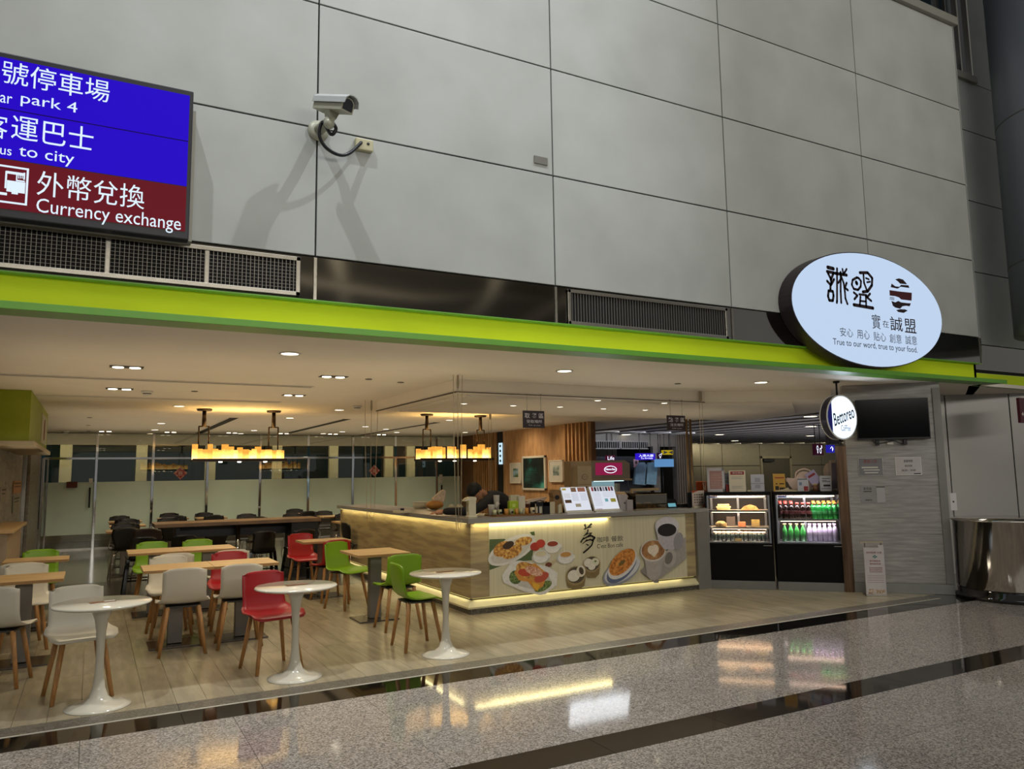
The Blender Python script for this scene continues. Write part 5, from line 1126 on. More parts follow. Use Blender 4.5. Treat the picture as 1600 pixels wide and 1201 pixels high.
food('boxed_meal', cx0+.66, .22, .812, MB().box(-.055, .055, 0, .1, 0, .1, .006), rampmat('yellow_grey_pack', [(0, '#4d463c'), (1, '#b89c4e')], 8), 'yellow-topped grey pack at the right of the middle shelf of the left cabinet', 'food box')
# lower row of jars
jar = thing('glass_jar', 'dark jar with a cream lid in the rows along the bottom of the left cabinet', 'jar', GW(cx0+.115, .2, .6255), FG.rz, 'jars along the bottom of the left cabinet')
MB().lathe([(0, 0), (.028, 0), (.029, .09), (.024, .10), (0, .10)], n=12).build('jar_body', mat('dark_green_glass', '#2c3833', .15, noise=(20, .3)), jar)
MB().lathe([(0, .1005), (.027, .1005), (.027, .125), (0, .125)], n=12).build('lid', TOPC, jar)
for r_ in range(2):
    for k in range(12):
        if r_ == 0 and k == 0: continue
        dup(jar, GW(cx0+.115+.0585*k, .2+.07*r_, .6255), FG.rz)
food('price_card', cx0+.42, .13, .626, MB().box(-.045, .045, 0, .004, 0, .04), mat('yellow_card', '#b9a868', .5), 'small yellowish price card in front of the dark jars', 'card')
# bottles
def mkbottle(nm, bodym, capm, labm, label, h, r, grp, shape='soda'):
    t = thing(nm, label, 'bottle', (0, 0, 0), FG.rz, grp)
    if shape == 'soda': prof = [(0, 0), (r*.85, 0), (r, .01), (r*.92, h*.3), (r, h*.5), (r*.95, h*.68), (r*.42, h*.88), (r*.4, h*.88), (0, h*.88)]
    else: prof = [(0, 0), (r, 0), (r, h*.52), (r*.8, h*.65), (r*.4, h*.82), (r*.38, h*.92), (0, h*.92)]
    MB().lathe(prof, n=14).build('bottle_body', bodym, t)
    MB().lathe([(0, h*.88+.0005 if shape == 'soda' else h*.92+.0005), (r*.62, h*.88+.0005 if shape == 'soda' else h*.92+.0005), (r*.62, h), (0, h)], n=12).build('cap', capm, t)
    if labm: MB().lathe([(r*1.01, h*.32), (r*1.02, h*.33), (r*1.02, h*.5), (r*1.01, h*.51)], n=14).build('wrap_label', labm, t)
    return t
def row(proto, x0, dx, n, y, z):
    for k in range(n):
        if k == 0: proto.location = GW(x0, y, z)
        else: dup(proto, GW(x0+dx*k, y, z), FG.rz)
COLA = mat('cola_dark', '#1c0d0a', .08); GRNB = mat('green_bottle', '#1c8a3a', .1, noise=(20, .2)); GRN2 = mat('leaf_green_bottle', '#2d7a35', .1, noise=(20, .25)); CLR = mat('pale_lilac_bottle', '#9c93ac', .12, noise=(15, .15))
REDC = mat('red_cap', '#c43a2e', .35); ORC = mat('orange_cap', '#d0862e', .35); TANC = mat('tan_cap', '#b09060', .35); LIL = mat('lilac_cap', '#cfa8d8', .35)
row(mkbottle('soda_bottle', COLA, REDC, mat('wine_label', '#5a2a2e', .4), 'dark cola bottle with a red cap on the upper shelf of the right cabinet', .225, .036, 'red-capped bottles'), bx0+.085, .073, 6, .2, .922)
row(mkbottle('soda_bottle', GRNB, ORC, mat('green_label', '#3f9a58', .4), 'green bottle with an orange cap on the upper shelf of the right cabinet', .225, .036, 'orange-capped green bottles'), bx0+.085+.073*6, .066, 6, .2, .922)
row(mkbottle('soda_bottle', GRN2, TANC, None, 'leaf green bottle with a tan cap on the bottom of the right cabinet', .24, .037, 'tan-capped green bottles', 'long'), bx0+.13, .078, 4, .22, .6255)
row(mkbottle('water_bottle', CLR, LIL, mat('grey_lilac_label', '#7d7688', .4), 'pale lilac water bottle with a lilac cap on the bottom of the right cabinet', .24, .035, 'lilac-capped water bottles'), bx0+.45, .064, 6, .22, .6255)
rowb = mkbottle('soda_bottle', COLA, REDC, None, 'red-capped bottle standing in the second row on the upper shelf', .245, .036, 'red-capped bottles in the second row'); row(rowb, bx0+.085, .073, 3, .3, .922)
rowb = mkbottle('soda_bottle', GRNB, ORC, None, 'orange-capped green bottle in the second row on the upper shelf', .245, .036, 'orange-capped bottles in the second row'); row(rowb, bx0+.52, .066, 6, .3, .922)
# ------------------------------------------------------------------ things on the cabinets
FGT = Fr(*FG.w(0, .2, 0)[:2], -PI/4)
def stand_sheet(px0, px1, pyt, label, col, lines=(), title=None, frame=None, name='counter_sign', th=.012, lcol=INK, fr=FGT, zb=GH):
    a = fr.p(px0, 770); b = fr.p(px1, 770); w = b[0]-a[0]; h = fr.p(px0, pyt)[1]-zb
    t = thing(name, label, 'notice', fr.w(a[0], 0, zb), fr.rz)
    MB().box(0, w, 0, th, 0, h, .002).build('board', mat('board_'+col[1:], col, .45), t)
    MB().box(w*.1, w*.9, -.0, .07, 0, .008).build('foot', PAPER, t)
    if frame: MB().box(0, w*.14, -.002, 0, 0, h).box(w*.86, w, -.002, 0, 0, h).box(0, w, -.002, 0, h*.88, h).box(0, w, -.002, 0, 0, h*.12).build('border', frame, t)
    for l in lines: MB().box(w*l[0], w*l[1], -.0012, 0, h*l[2], h*l[3]).build('print_line', l[4] if len(l) > 4 else lcol, t)
    for (s, fx0, fx1, fz0, fz1, m_) in (title or ()): textfit(s, w*fx0, w*fx1, h*fz0, h*fz1, -.0015, m_, t)
    return t
ln = lambda n, a, b, z0, z1, m_=GRYI: [(a, b-.1*(k % 2), z0+(z1-z0)*k/n, z0+(z1-z0)*k/n+.012, m_) for k in range(n)]
stand_sheet(1106, 1133, 731, 'white-framed dusky pink notice at the left end of the left cabinet top', '#a07a74', ln(9, .2, .85, .2, .8, mat('pale_pink_line', '#cbb2aa', .6)), frame=mat('frame_white2', '#b9b6ba', .4))
stand_sheet(1140, 1166, 735, 'cream card with a dark red heading on the left cabinet top', '#cdc4ae', [(.1, .92, .80, .96, REDI)]+ln(3, .15, .85, .6, .74)+ln(3, .15, .85, .16, .3), [('候位須知', .22, .82, .84, .93, PAPER)])
stand_sheet(1174, 1195, 741, 'small grey-white card in two halves on the left cabinet top', '#a9a9b2', [(0, 1, .46, .48), (.3, .7, .55, .8, mat('pale_print', '#8f909c', .6)), (.3, .7, .2, .4, MATS['pale_print'])])
stand_sheet(1209, 1228, 740, 'golden yellow card with dark pictures on the right cabinet top', '#b28b33', [(.15, .9, .74, .8, REDI), (.15, .45, .08, .3), (.5, .95, .08, .22), (.2, .35, .4, .46), (.5, .9, .4, .46)], name='promo_card')
stand_sheet(1247, 1264, 747, 'white payment notice with a small red square on the right cabinet top', '#b4b5be', [(.0, .9, .88, .97, GRYI), (.15, .4, .45, .7, mat('bluegrey', '#6f7f94', .5)), (.55, .95, .02, .38, REDI)])
stand_sheet(1282, 1300, 743, 'white notice with black lines of print beside the wrapped frame', '#b3b4bb', [(.2, .9, .8, .84), (.2, .6, .68, .71), (.2, .9, .6, .64), (.1, .9, .15, .18), (.3, .9, .3, .42)])
def gp_(px, py, dy=.2): fr = Fr(*FG.w(0, dy, 0)[:2], -PI/4); q = fr.p(px, py); return fr.w(q[0], 0, q[1])
q = gp_(1100, 768, .25); t = thing('orange_basket', 'ribbed orange plastic cup standing left of the chilled cabinets', 'cup', (q[0]-.04, q[1]+.1, CT))
# orange cup stands on the counter end behind the card
hh = at(1100, 753, Y=8.55).z-CT
t.location = (on(1100, 8.55)[0]-.03, 8.55, CT)
ORP = mat('orange_plastic_cup', '#c2561f', .4)
MB().lathe([(0, 0), (.06, 0), (.075, hh), (.082, hh), (.082, hh+.012), (.07, hh), (.055, .01), (0, .01)], n=24).build('cup', ORP, t)
for k in range(16): 
    a_ = 2*PI*k/16; MB().tube([(.062*math.cos(a_), .062*math.sin(a_), .01), (.076*math.cos(a_), .076*math.sin(a_), hh-.01)], .004, 4).build('rib', ORP, t)
q = FGT.p(1136, 770); t = thing('leaflet_rack', 'grey-blue leaflet rack with a small red box behind the cream card', 'rack', FGT.w(q[0]-.03, .1, GH), FG.rz); MB().box(-.06, .16, 0, .05, 0, .26, .004).build('rack', mat('bluegrey_rack', '#70777f', .5), t)
for k in range(4): MB().box(-.06, .16, -.004, 0, .05+.055*k, .055+.055*k).build('rack_rail', ALU, t)
MB().box(0.02, .07, -.05, -.004, 0, .1, .002).build('red_box', REDI, t)
q = FGT.p(1255, 770); t = thing('plastic_carrier_bag', 'bulky pinkish white carrier bag lying on the right cabinet top', 'bag', FGT.w(q[0], .12, GH), FG.rz)
mb = MB(); mb.prism([(-.12, .0), (.28, .0), (.33, .08), (.22, .18), (.10, .26), (.0, .27), (-.05, .22), (-.09, .15), (-.16, .18), (-.20, .19), (-.22, .15), (-.15, .08)], -.02, .14)
bmesh.ops.bevel(mb.bm, geom=list(mb.bm.edges), offset=.018, segments=2, affect='EDGES'); mb.build('bag', mat('pink_white_plastic', '#c9b3a6', .45, noise=(9, .1), bump=.6), t)
mb = MB(); mb.tube(smooth([(-.08, .0, .18), (-.06, -.02, .26), (.04, -.02, .30), (.14, -.02, .25), (.16, 0, .18)]), .012, 6); mb.build('handle', MATS['pink_white_plastic'], t)
q = FGT.p(1275, 770); t = thing('soap_bottles', 'small brown jar behind the white notice on the right cabinet top', 'jar', FGT.w(q[0], .05, GH), FG.rz); MB().lathe([(0, 0), (.035, 0), (.035, .07), (.0, .07)], n=14).build('jar', mat('brown_jar', '#6a4630', .4), t); MB().lathe([(0, .071), (.03, .071), (.03, .1), (0, .1)], n=14).build('lid', mat('tan_lid', '#b59a70', .4), t)
t.name = 'brown_jar'
q = FGT.p(1278, 755); t = thing('tilted_card', 'lilac card leaning between the carrier bag and the wrapped frame', 'card', FGT.w(q[0]-.06, .05, GH), FG.rz); MB().box(0, .14, 0, .008, .0, .19, .002, Matrix.Translation((0, 0, .06)) @ Matrix.Rotation(-.55, 4, 'Y')).build('card', mat('lilac_card', '#a79fc0', .5), t); MB().box(.02, .12, -.002, -.0005, .12, .15, 0, Matrix.Translation((0, 0, .06)) @ Matrix.Rotation(-.55, 4, 'Y')).build('print_line', REDI, t)
t.location.z = GH-.0
q0 = FGT.p(1297, 760); zt_ = FGT.p(1305, 718)[1]
t = thing('wrapped_frame', 'upright grey frame wrapped in clear plastic at the right end of the cabinets', 'frame', FGT.w(q0[0]-.01, .09, GH), FG.rz)
hh = zt_-GH
MB().box(0.02, .19, 0, .05, .0, hh, .018, Matrix.Rotation(.02, 4, 'Y')).build('wrapping', mat('cream_wrap', '#a89686', .3, noise=(8, .1), bump=.4), t); MB().box(.045, .165, -.006, 0, .035, hh-.04, .004, Matrix.Rotation(.02, 4, 'Y')).build('grey_face', mat('purple_grey_face', '#6a616c', .25, noise=(12, .15), bump=.3), t)
MB().ball((0.02, .06, hh*.6), .09, 10, (.8, .5, 1.4)).build('loose_plastic', MATS['cream_wrap'], t)
q = FGT.p(1168, 770); o = MB().box(0, .1, 0, .1, 0, .018, .004).build('small_dish', CRM, loc=FGT.w(q[0], .02, GH), rz=FG.rz); tag(o, 'small cream dish between two cards on the left cabinet top', 'dish')
q = FGT.p(1228, 770); t = thing('crumpled_cloth', 'crumpled cream cloth on the right cabinet top beside the yellow card', 'cloth', FGT.w(q[0], -.06, GH), FG.rz); MB().prism([(-.14, 0), (.14, 0), (.16, .01), (.05, .025), (.03, .05), (-.03, .028), (-.12, .012)], 0, .08).build('cloth', mat('cream_cloth', '#b5a98c', .8, bump=.4), t)

# ------------------------------------------------------------------ hanging signs, cords
def hsign(px0, px1, pyt, pyb, l1, l2, l3, label):
    y = 8.0; fr = Fr(0, y); a = fr.p(px0, pyb); b = fr.p(px1, pyt); w = b[0]-a[0]; h = fr.p(px0, pyt)[1]-a[1]
    t = thing('hanging_sign', label, 'sign', (a[0], y, a[1]))
    MB().box(0, w, 0, .012, 0, h, .002).build('panel', mat('dark_plum_panel', '#231218', .4), t)
    LT = mat('grey_white_letters', '#b9b5bb', .5)
    textfit(l1, w*.07, w*.95, h*.56, h*.86, -.001, LT, t, bold=.012); textfit(l2, w*.16, w*.88, h*.28, h*.47, -.001, LT, t, bold=.008); textfit(l3, w*.26, w*.8, h*.10, h*.19, -.001, LT, t)
    for f in (.2, .85): MB().tube([(w*f, .006, h), (w*f, .006, ZT-a[1])], .0025, 5).lathe([(.012, ZT-a[1]-.01), (.012, ZT-a[1]+.002)], (w*f, .006, 0), n=8).build('wire', STEEL, t)
hsign(817.5, 850.5, 641, 668, '取 餐 區', '受取場所', 'Pick up area', 'hanging dark plum pick-up sign over the counter near the hanging lamp')
hsign(1043, 1070.5, 648.5, 672, '點 餐 區', '注文場所', 'Order counter', 'hanging dark plum order sign over the right end of the counter')
def cords(px, y, zt_, pyb, n, label, spread=.055):
    x = at(px, 700, Y=y).x; zb = at(px, pyb, Y=y).z
    t = thing('pull_cord_set', label, 'cord', (x, y, zt_)); CD = mat('cream_cord', '#b9ab92', .6)
    MB().lathe([(.010, 0), (.012, -.01), (.016, -.10), (.010, -.15), (0, -.155)], n=10).build('cord_bundle', mat('dull_beige', '#a39780', .6), t)
    for k in range(n):
        dx = spread*(k-(n-1)/2)
        MB().tube([(dx, 0, 0), (dx*.8, .01, (zb-zt_)*.5), (dx*.55, 0, (zb-zt_)*(1-.05*k))], .0035, 5).build('cord', CD, t)
    MB().tube([((spread*(n-1)/2)*.6, 0, (zb-zt_)*.93), (spread*.2, 0, (zb-zt_)), (-spread*.5, 0, (zb-zt_)*.93)], .0035, 5).build('cord_loop', CD, t)
cords(716, 7.72, CZ-.0, 830, 3, 'thin cream cords hanging before the counter corner from the dropped soffit')
cords(580, 10.85, CZ-.0, 812, 3, 'thin cream cords hanging by the black chairs left of the counter', .10)
cords(766, 12.0, CZ, 765, 2, 'thin cream cords hanging behind the right hanging lamp')
cords(1098, 8.05, CZ, 766, 2, 'thin pale cords hanging by the order sign in front of the cabinets')
for px, lab in ((1074, 'tall bronze pole behind the right end of the counter, left one of two'), (1080, 'tall bronze pole behind the right end of the counter, right one of two')):
    x = at(px, 700, Y=10.9).x; o = MB().tube([(0, 0, 0), (0, 0, CZ)], .022, 10).build('bronze_pole', mat('bronze_pole_m', '#a08560', .3, .6), loc=(x, 10.9, 0)); tag(o, lab, 'pole')
# ------------------------------------------------------------------ hanging candle-style lamps
ALA = glow('alabaster_lit', '#ffb64a', 1.15); ALB = glow('alabaster_bright', '#ffd98c', 2.6); ALD = glow('alabaster_dim', '#c98a22', .55)
def alab():
    m = bpy.data.materials.new('alabaster_shade'); m.use_nodes = True; N = m.node_tree.nodes; L = m.node_tree.links; b = N['Principled BSDF']
    tc = N.new('ShaderNodeTexCoord'); sp = N.new('ShaderNodeSeparateXYZ'); cr = N.new('ShaderNodeValToRGB'); mr = N.new('ShaderNodeMapRange'); oi = N.new('ShaderNodeObjectInfo'); ad = N.new('ShaderNodeMath'); nz = N.new('ShaderNodeTexNoise')
    nz.inputs['Scale'].default_value = 9; L.new(tc.outputs['Object'], nz.inputs[0]); L.new(tc.outputs['Object'], sp.inputs[0]); mr.inputs[2].default_value = .24; L.new(sp.outputs[2], mr.inputs[0])
    ad.operation = 'MULTIPLY_ADD'; ad.inputs[1].default_value = .45; L.new(oi.outputs['Random'], ad.inputs[0]); L.new(mr.outputs[0], ad.inputs[2])
    a2 = N.new('ShaderNodeMath'); a2.operation = 'MULTIPLY_ADD'; a2.inputs[1].default_value = .35; L.new(nz.outputs[0], a2.inputs[0]); L.new(ad.outputs[0], a2.inputs[2]); L.new(a2.outputs[0], cr.inputs[0])
    e = cr.color_ramp.elements; e[0].position = .15; e[0].color = (1, .86, .52, 1); e[1].position = 1; e[1].color = (.34, .15, .02, 1); k = e.new(.62); k.color = (1, .56, .12, 1)
    b.inputs['Base Color'].default_value = (.5, .3, .1, 1); L.new(cr.outputs[0], b.inputs['Emission Color']); b.inputs['Emission Strength'].default_value = 2.1; return m
ALAB = alab()
BRZ = mat('dark_bronze', '#2c1d12', .4, .5)
def lampbar(px0, px1, pyb, pyt_tall, hang, y, seed, label):
    random.seed(seed)
    a = at(px0, pyb, Y=y); b = at(px1, pyb, Y=y); w = b.x-a.x
    t = thing('candle_lamp', label, 'hanging lamp', (a.x, y, a.z))
    MB().box(0, w, -.15, .15, -.03, 0, .004).box(0, w, -.16, -.15, -.03, .012).box(0, w, .15, .16, -.03, .012).build('tray', BRZ, t)
    for hx_ in hang:
        xx = at(hx_, 690, Y=y).x-a.x; L_ = CZ-a.z
        MB().tube([(xx-.075, 0, 0), (xx-.075, 0, L_-.28)], .012, 8).tube([(xx+.075, 0, 0), (xx+.075, 0, L_-.28)], .012, 8).tube([(xx-.08, 0, L_-.28), (xx+.08, 0, L_-.28)], .011, 8).build('hanger_rods', BRZ, t)
        MB().lathe([(.035, L_-.28), (.03, L_-.03)], (xx, 0, 0), n=12).lathe([(.11, L_-.03), (.12, L_-.005), (.12, L_)], (xx, 0, 0), n=20).build('ceiling_rose', BRZ, t)
    x = .0; k = 0; H_ = at(px0, pyt_tall, Y=y).z-a.z
    while x < w-.03:
        r = random.choice((.04, .045, .05, .055)); hgt = H_*random.choice((.62, .62, .7, .85, 1, .66, .8)); yy = random.choice((-.08, .06, -.02))
        m_ = ALAB
        MB().lathe([(0, 0), (r, 0), (r, hgt), (r*.85, hgt), (r*.85, hgt-.02), (0, hgt-.02)], (min(x+r, w-r), yy, .001), n=18).build('alabaster_cylinder', m_, t)
        if False: MB().lathe([(0, 0), (r*1.02, 0), (r*1.02, H_*.45), (0, H_*.45)], (min(x+r, w-r), yy-.002, .0012), n=18).build('lit_base', ALB, t)
        x += r*1.55; k += 1
    for f in (.3, .5, .78): MB().lathe([(0, -.05), (.03, -.045), (.03, -.03)], (w*f, 0, 0), n=12).build('under_spot', LAMPW, t)
    light('AREA', 'lamp_uplight', (a.x+w/2, y, a.z+H_+.06), 16, (1, .62, .2), (a.x+w/2, y, 9), shape='RECTANGLE', size=w*.9, size_y=.2)
    light('AREA', 'lamp_downlight', (a.x+w/2, y, a.z-.06), 12, (1, .78, .45), (a.x+w/2, y, 0), shape='RECTANGLE', size=w*.9, size_y=.2)
lampbar(299, 445, 718, 694, (318, 427), 13.1, 3, 'long hanging lamp of glowing amber cylinders over the black seating, left of the cords')
lampbar(652, 766, 717, 694, (667, 751), 13.0, 8, 'long hanging lamp of glowing amber cylinders behind the counter corner')
random.seed(11)
# ------------------------------------------------------------------ shell chairs with wooden legs
def shell_mesh(name, mt, wb=.375, ws=.47, top=.785, sh=.45, waist=0, thick=.009):
    prof = [(.234, top), (.230, top-.022), (.225, top-.055), (.214, top-.12), (.200, top-.20), (.188, .555), (.172, .505), (.145, .470), (.10, .452), (.04, sh-.003), (-.04, sh), (-.11, sh+.002), (-.16, sh-.002), (-.195, sh-.010), (-.215, sh-.024)]
    wid = [wb-.035, wb-.004, wb, wb, wb, wb, wb+.01, wb+.05, ws-.02, ws, ws, ws-.005, ws-.02, ws-.05, ws-.11]
    if waist:
        wid = [wb-.10, wb-.02, wb, wb+.02, wb-.02, wb-.08, wb-.09, wb-.02, ws-.04, ws, ws, ws, ws-.03, ws-.07, ws-.14]
    nu = 10; bm = bmesh.new(); g = []
    for i, ((y, z), w) in enumerate(zip(prof, wid)):
        row_ = []
        for k in range(nu+1):
            u = 2*k/nu-1; c = abs(u)**2.6
            bk = max(0, 1-i/7.0)
            yy = y-.030*c*bk          # back wraps forward at its sides
            zz = z+(.018*c if 7 <= i <= 11 else 0)
            if i == 0: zz -= .022*abs(u)**5
            row_.append(bm.verts.new((u*w/2, yy, zz)))
        g.append(row_)
    for i in range(len(g)-1):
        for k in range(nu): bm.faces.new((g[i][k], g[i+1][k], g[i+1][k+1], g[i][k+1]))
    bmesh.ops.recalc_face_normals(bm, faces=bm.faces)
    r = bmesh.ops.solidify(bm, geom=bm.faces[:], thickness=thick)
    for f in bm.faces: f.smooth = True
    me = bpy.data.meshes.new(name); bm.to_mesh(me); bm.free(); me.materials.append(mt); return me
def leg_mesh(top, bot, r0, r1, mt, n=8):
    return MB().tube([top, ((top[0]+bot[0])/2, (top[1]+bot[1])/2, (top[2]+bot[2])/2), bot], r0, n, r1).mesh('leg', mt)
LEGS = [leg_mesh((sx*.13, sy*.115+.01, .432), (sx*.195, sy*.18+.0, .0), .021, .015, BEECH) for sx in (-1, 1) for sy in (-1, 1)]
SUP = MB().box(-.15, .15, -.13, .14, .422, .436, .003).mesh('seat_support', mat('dark_support', '#3a3733', .5))
SHELLS = {}
for nm_, c_ in (('white', '#d0cabb'), ('red', '#a4161c'), ('green', '#79a417')):
    SHELLS[nm_] = shell_mesh('seat_shell', mat('shell_'+nm_, c_, .38, noise=(4, .02)))
def chair(x, y, rz, colr, label):
    """rz = 0 faces -y (towards the photographer)"""
    t = thing('shell_chair', label, 'chair', (x, y, 0), rz, None)
    link('seat_shell', SHELLS[colr], t); link('seat_support', SUP, t)
    for l in LEGS: link('leg', l, t)
    return t
R = math.radians
chair(-.60, 7.46, R(180-12), 'white', 'white shell chair cut by the left edge of the photo, seen from behind')
chair(-.03, 6.77, R(11), 'white', 'white shell chair tucked behind the nearest round white pedestal table')
chair(-.52, 8.90, R(4), 'white', 'white shell chair facing the viewer behind the lower left wooden table')
chair(-.60, 9.44, R(182), 'white', 'white shell chair seen from behind at the upper left wooden table')
chair(-.50, 10.62, R(0), 'green', 'green shell chair beyond the upper left wooden table, by the stone-look wall')
chair(.79, 7.92, R(178), 'white', 'white shell chair seen from behind at the left of the front middle table pair')
chair(1.30, 7.95, R(176), 'white', 'white shell chair seen from behind, beside the red chair at the front middle table pair')
chair(.76, 8.86, R(3), 'white', 'white shell chair facing the viewer beyond the front middle table pair')
chair(1.36, 8.92, R(-4), 'red', 'red shell chair facing the viewer beyond the front middle table pair')
chair(.84, 9.50, R(181), 'white', 'white shell chair seen from behind at the left of the rear middle table pair')
chair(1.44, 9.52, R(179), 'white', 'white shell chair seen from behind at the right of the rear middle table pair')
chair(.72, 10.98, R(0), 'green', 'green shell chair beyond the rear middle table pair, left of another green one')
chair(1.27, 11.0, R(-2), 'green', 'green shell chair beyond the rear middle table pair, right of another green one')
chair(1.39, 6.85, R(12), 'red', 'red shell chair behind the middle round white pedestal table')
chair(2.70, 11.12, R(8), 'red', 'red shell chair at the far left corner of the small table near the counter')
chair(2.78, 10.10, R(188), 'red', 'red shell chair seen from behind at the small table beside the green chair')
chair(2.80, 9.42, R(26), 'green', 'green shell chair facing the viewer, beyond the square table near the counter')
chair(2.89, 7.87, R(180), 'green', 'green shell chair seen from behind at the square table near the counter')
chair(2.735, 6.93, R(89), 'green', 'green shell chair seen from the side beside the right round white pedestal table')

# ------------------------------------------------------------------ round pedestal tables
TW = mat('gloss_white_lacquer', '#cdc6b4', .12, noise=(2, .02), spec=.6)
def tulip(x, y, label, sx=1):
    t = thing('pedestal_table', label, 'table', (x, y, 0))
    MB().lathe([(0, .695), (.285, .695), (.322, .706), (.328, .713), (.318, .722), (0, .722)], n=48).build('table_top', TW, t)
    MB().lathe([(0, 0), (.213, 0), (.215, .006), (.17, .018), (.10, .035), (.062, .07), (.042, .13), (.031, .22), (.027, .32), (.028, .42), (.033, .52), (.045, .60), (.066, .66), (.082, .694), (0, .694)], n=40).build('pedestal', TW, t)
    return t
tulip(.102, 6.39, 'round white pedestal table nearest the photographer at the lower left')
tulip(1.493, 6.437, 'round white pedestal table in front of the red chair')
tulip(2.848, 6.515, 'round white pedestal table in front of the green side-on chair near the counter')
for (x, y, w2, lab) in ((.102, 6.39, True, 'brown and white number card lying on the lower left pedestal table'), (1.50, 6.46, False, 'brown card lying on the pedestal table before the red chair'), (2.85, 6.53, False, 'brown card lying on the pedestal table near the counter')):
    t = thing('table_card', lab, 'card', (x, y, .7225), R(10)); MB().box(-.085, .085, -.028, .028, 0, .004, .001).build('card', mat('brown_card', '#7d4f2f', .4), t)
    if w2: MB().box(.01, .08, -.02, .02, .004, .0048).build('white_field', PAPER, t)
    else: MB().box(-.005, .075, .018, .024, .004, .0048).build('white_field', TW, t)

# ------------------------------------------------------------------ wooden cafe tables
CONC = mat('grey_metal_column', '#76726b', .4, .4, noise=(12, .08)); BPL = mat('steel_base_plate', '#56504a', .25, .8)
def table(xa, xb, ya, yb, label, base=True, zt=.745, grp=None, cols=None, mt=None):
    t = thing('wooden_table', label, 'table', ((xa+xb)/2, (ya+yb)/2, 0), 0, grp); w, d = xb-xa, yb-ya
    MB().box(-w/2, w/2, -d/2, d/2, zt-.028, zt, .002).build('table_top', mt or PINE, t)
    MB().box(-w/2-.0008, w/2+.0008, -d/2-.0008, -d/2+.004, zt-.026, zt-.003).build('front_edge', PINEE, t)
    MB().box(-.065, .065, -.05, .05, .02, zt-.028, .004).build('column', CONC, t)
    MB().box(-w*.38, w*.38, -.2, .2, .0, .015, .004).build('base_plate', BPL, t)
    MB().box(-w*.3, w*.3, -.15, .15, zt-.04, zt-.029).build('top_bracket', BLACKM, t)
    return t
table(-.80, -.185, 7.90, 8.50, 'wooden table at the lower left edge behind the cropped white chair')
table(-1.43, -.83, 7.90, 8.50, 'wooden table continuing the lower left table outside the left edge')
table(-.80, -.19, 9.80, 10.26, 'wooden table at the upper left edge in front of a green chair')
table(.455, 1.075, 8.04, 8.60, 'wooden table, left half of the front middle pair')
table(1.080, 1.69, 8.04, 8.60, 'wooden table, right half of the front middle pair behind the red chair')
table(.40, .99, 9.98, 10.58, 'wooden table, left half of the rear middle pair')
table(.995, 1.59, 9.98, 10.58, 'wooden table, right half of the rear middle pair')
table(2.55, 3.15, 8.165, 8.87, 'square wooden table with a white reflection between two green chairs near the counter')
table(2.46, 3.10, 10.24, 10.70, 'small wooden table between the two red chairs')

# ------------------------------------------------------------------ long bar table and rear seating
BW = rampmat('brown_wood_top', [(0, '#5a4530'), (.5, '#75593b'), (1, '#8a6c49')], 3, (1, 6, 6), rough=.3)
bt = thing('long_bar_table', 'long dark-sided high table across the rear seating in front of the black chairs', 'table', (0, 0, 0))
bz = .93
xl_, xr_ = at(241, 815, Y=12.7).x, at(498, 812, Y=12.7).x
MB().box(xl_, xr_, 12.55, 13.25, bz-.055, bz, .004).build('table_top', BW, bt)
MB().box(xr_-.45, xr_-.02, 12.65, 13.15, 0, bz-.055, .004).build('end_panel', BLACKM, bt)
MB().box(xl_+.3, xl_+.36, 12.7, 13.1, 0, bz-.055, .004).build('end_panel', BLACKM, bt)
MB().box(xl_+.36, xr_-.45, 13.06, 13.1, bz-.25, bz-.055, .002).build('rail', BLACKM, bt)
MB().tube([((xl_+xr_)/2, 12.9, 0), ((xl_+xr_)/2, 12.9, bz-.055)], .035, 12).build('support_post', CHROME, bt)
# black metal stools at the bar table
BST = shell_mesh('seat_shell', mat('black_gloss_shell', '#0e0d0d', .22), .33, .42, .80, .50)
def stool_proto():
    t = thing('metal_stool', 'x', 'stool', (0, 0, 0), 0, 'black metal stools at the long bar table')
    link('seat_shell', BST, t)
    BG = mat('black_gloss_metal', '#0d0d0e', .15, .5)
    for sx in (-1, 1):
        for sy in (-1, 1): link('leg', MB().box(-.022, .022, -.012, .012, 0, .50, .003, Matrix(((1, 0, -.1*sx, sx*.22), (0, 1, -.14*sy, sy*.2), (0, 0, 1, 0), (0, 0, 0, 1)))).mesh('leg', BG), t)
    MB().tube([(-.2, -.17, .2), (.2, -.17, .2)], .01, 6).tube([(-.2, .17, .2), (.2, .17, .2)], .01, 6).tube([(-.2, -.17, .22), (-.2, .17, .22)], .01, 6).tube([(.2, -.17, .22), (.2, .17, .22)], .01, 6).build('crossbar', BG, t)
    return t
st0 = None
for i, (px, lab) in enumerate(((222, 'black metal stool at the left end of the long bar table'), (285, 'black metal stool, second along the long bar table from its left end'), (408, 'black metal stool, second along the long bar table from its right end'), (468, 'black metal stool at the right end of the long bar table'))):
    x = at(px, 850, Y=12.2).x
    if st0 is None: st0 = stool_proto(); st0.location = (x, 12.2, 0); st0.rotation_euler = (0, 0, R(180)); st0['label'] = lab
    else: dup(st0, (x, 12.2, 0), R(180+random.uniform(-8, 8)), lab)
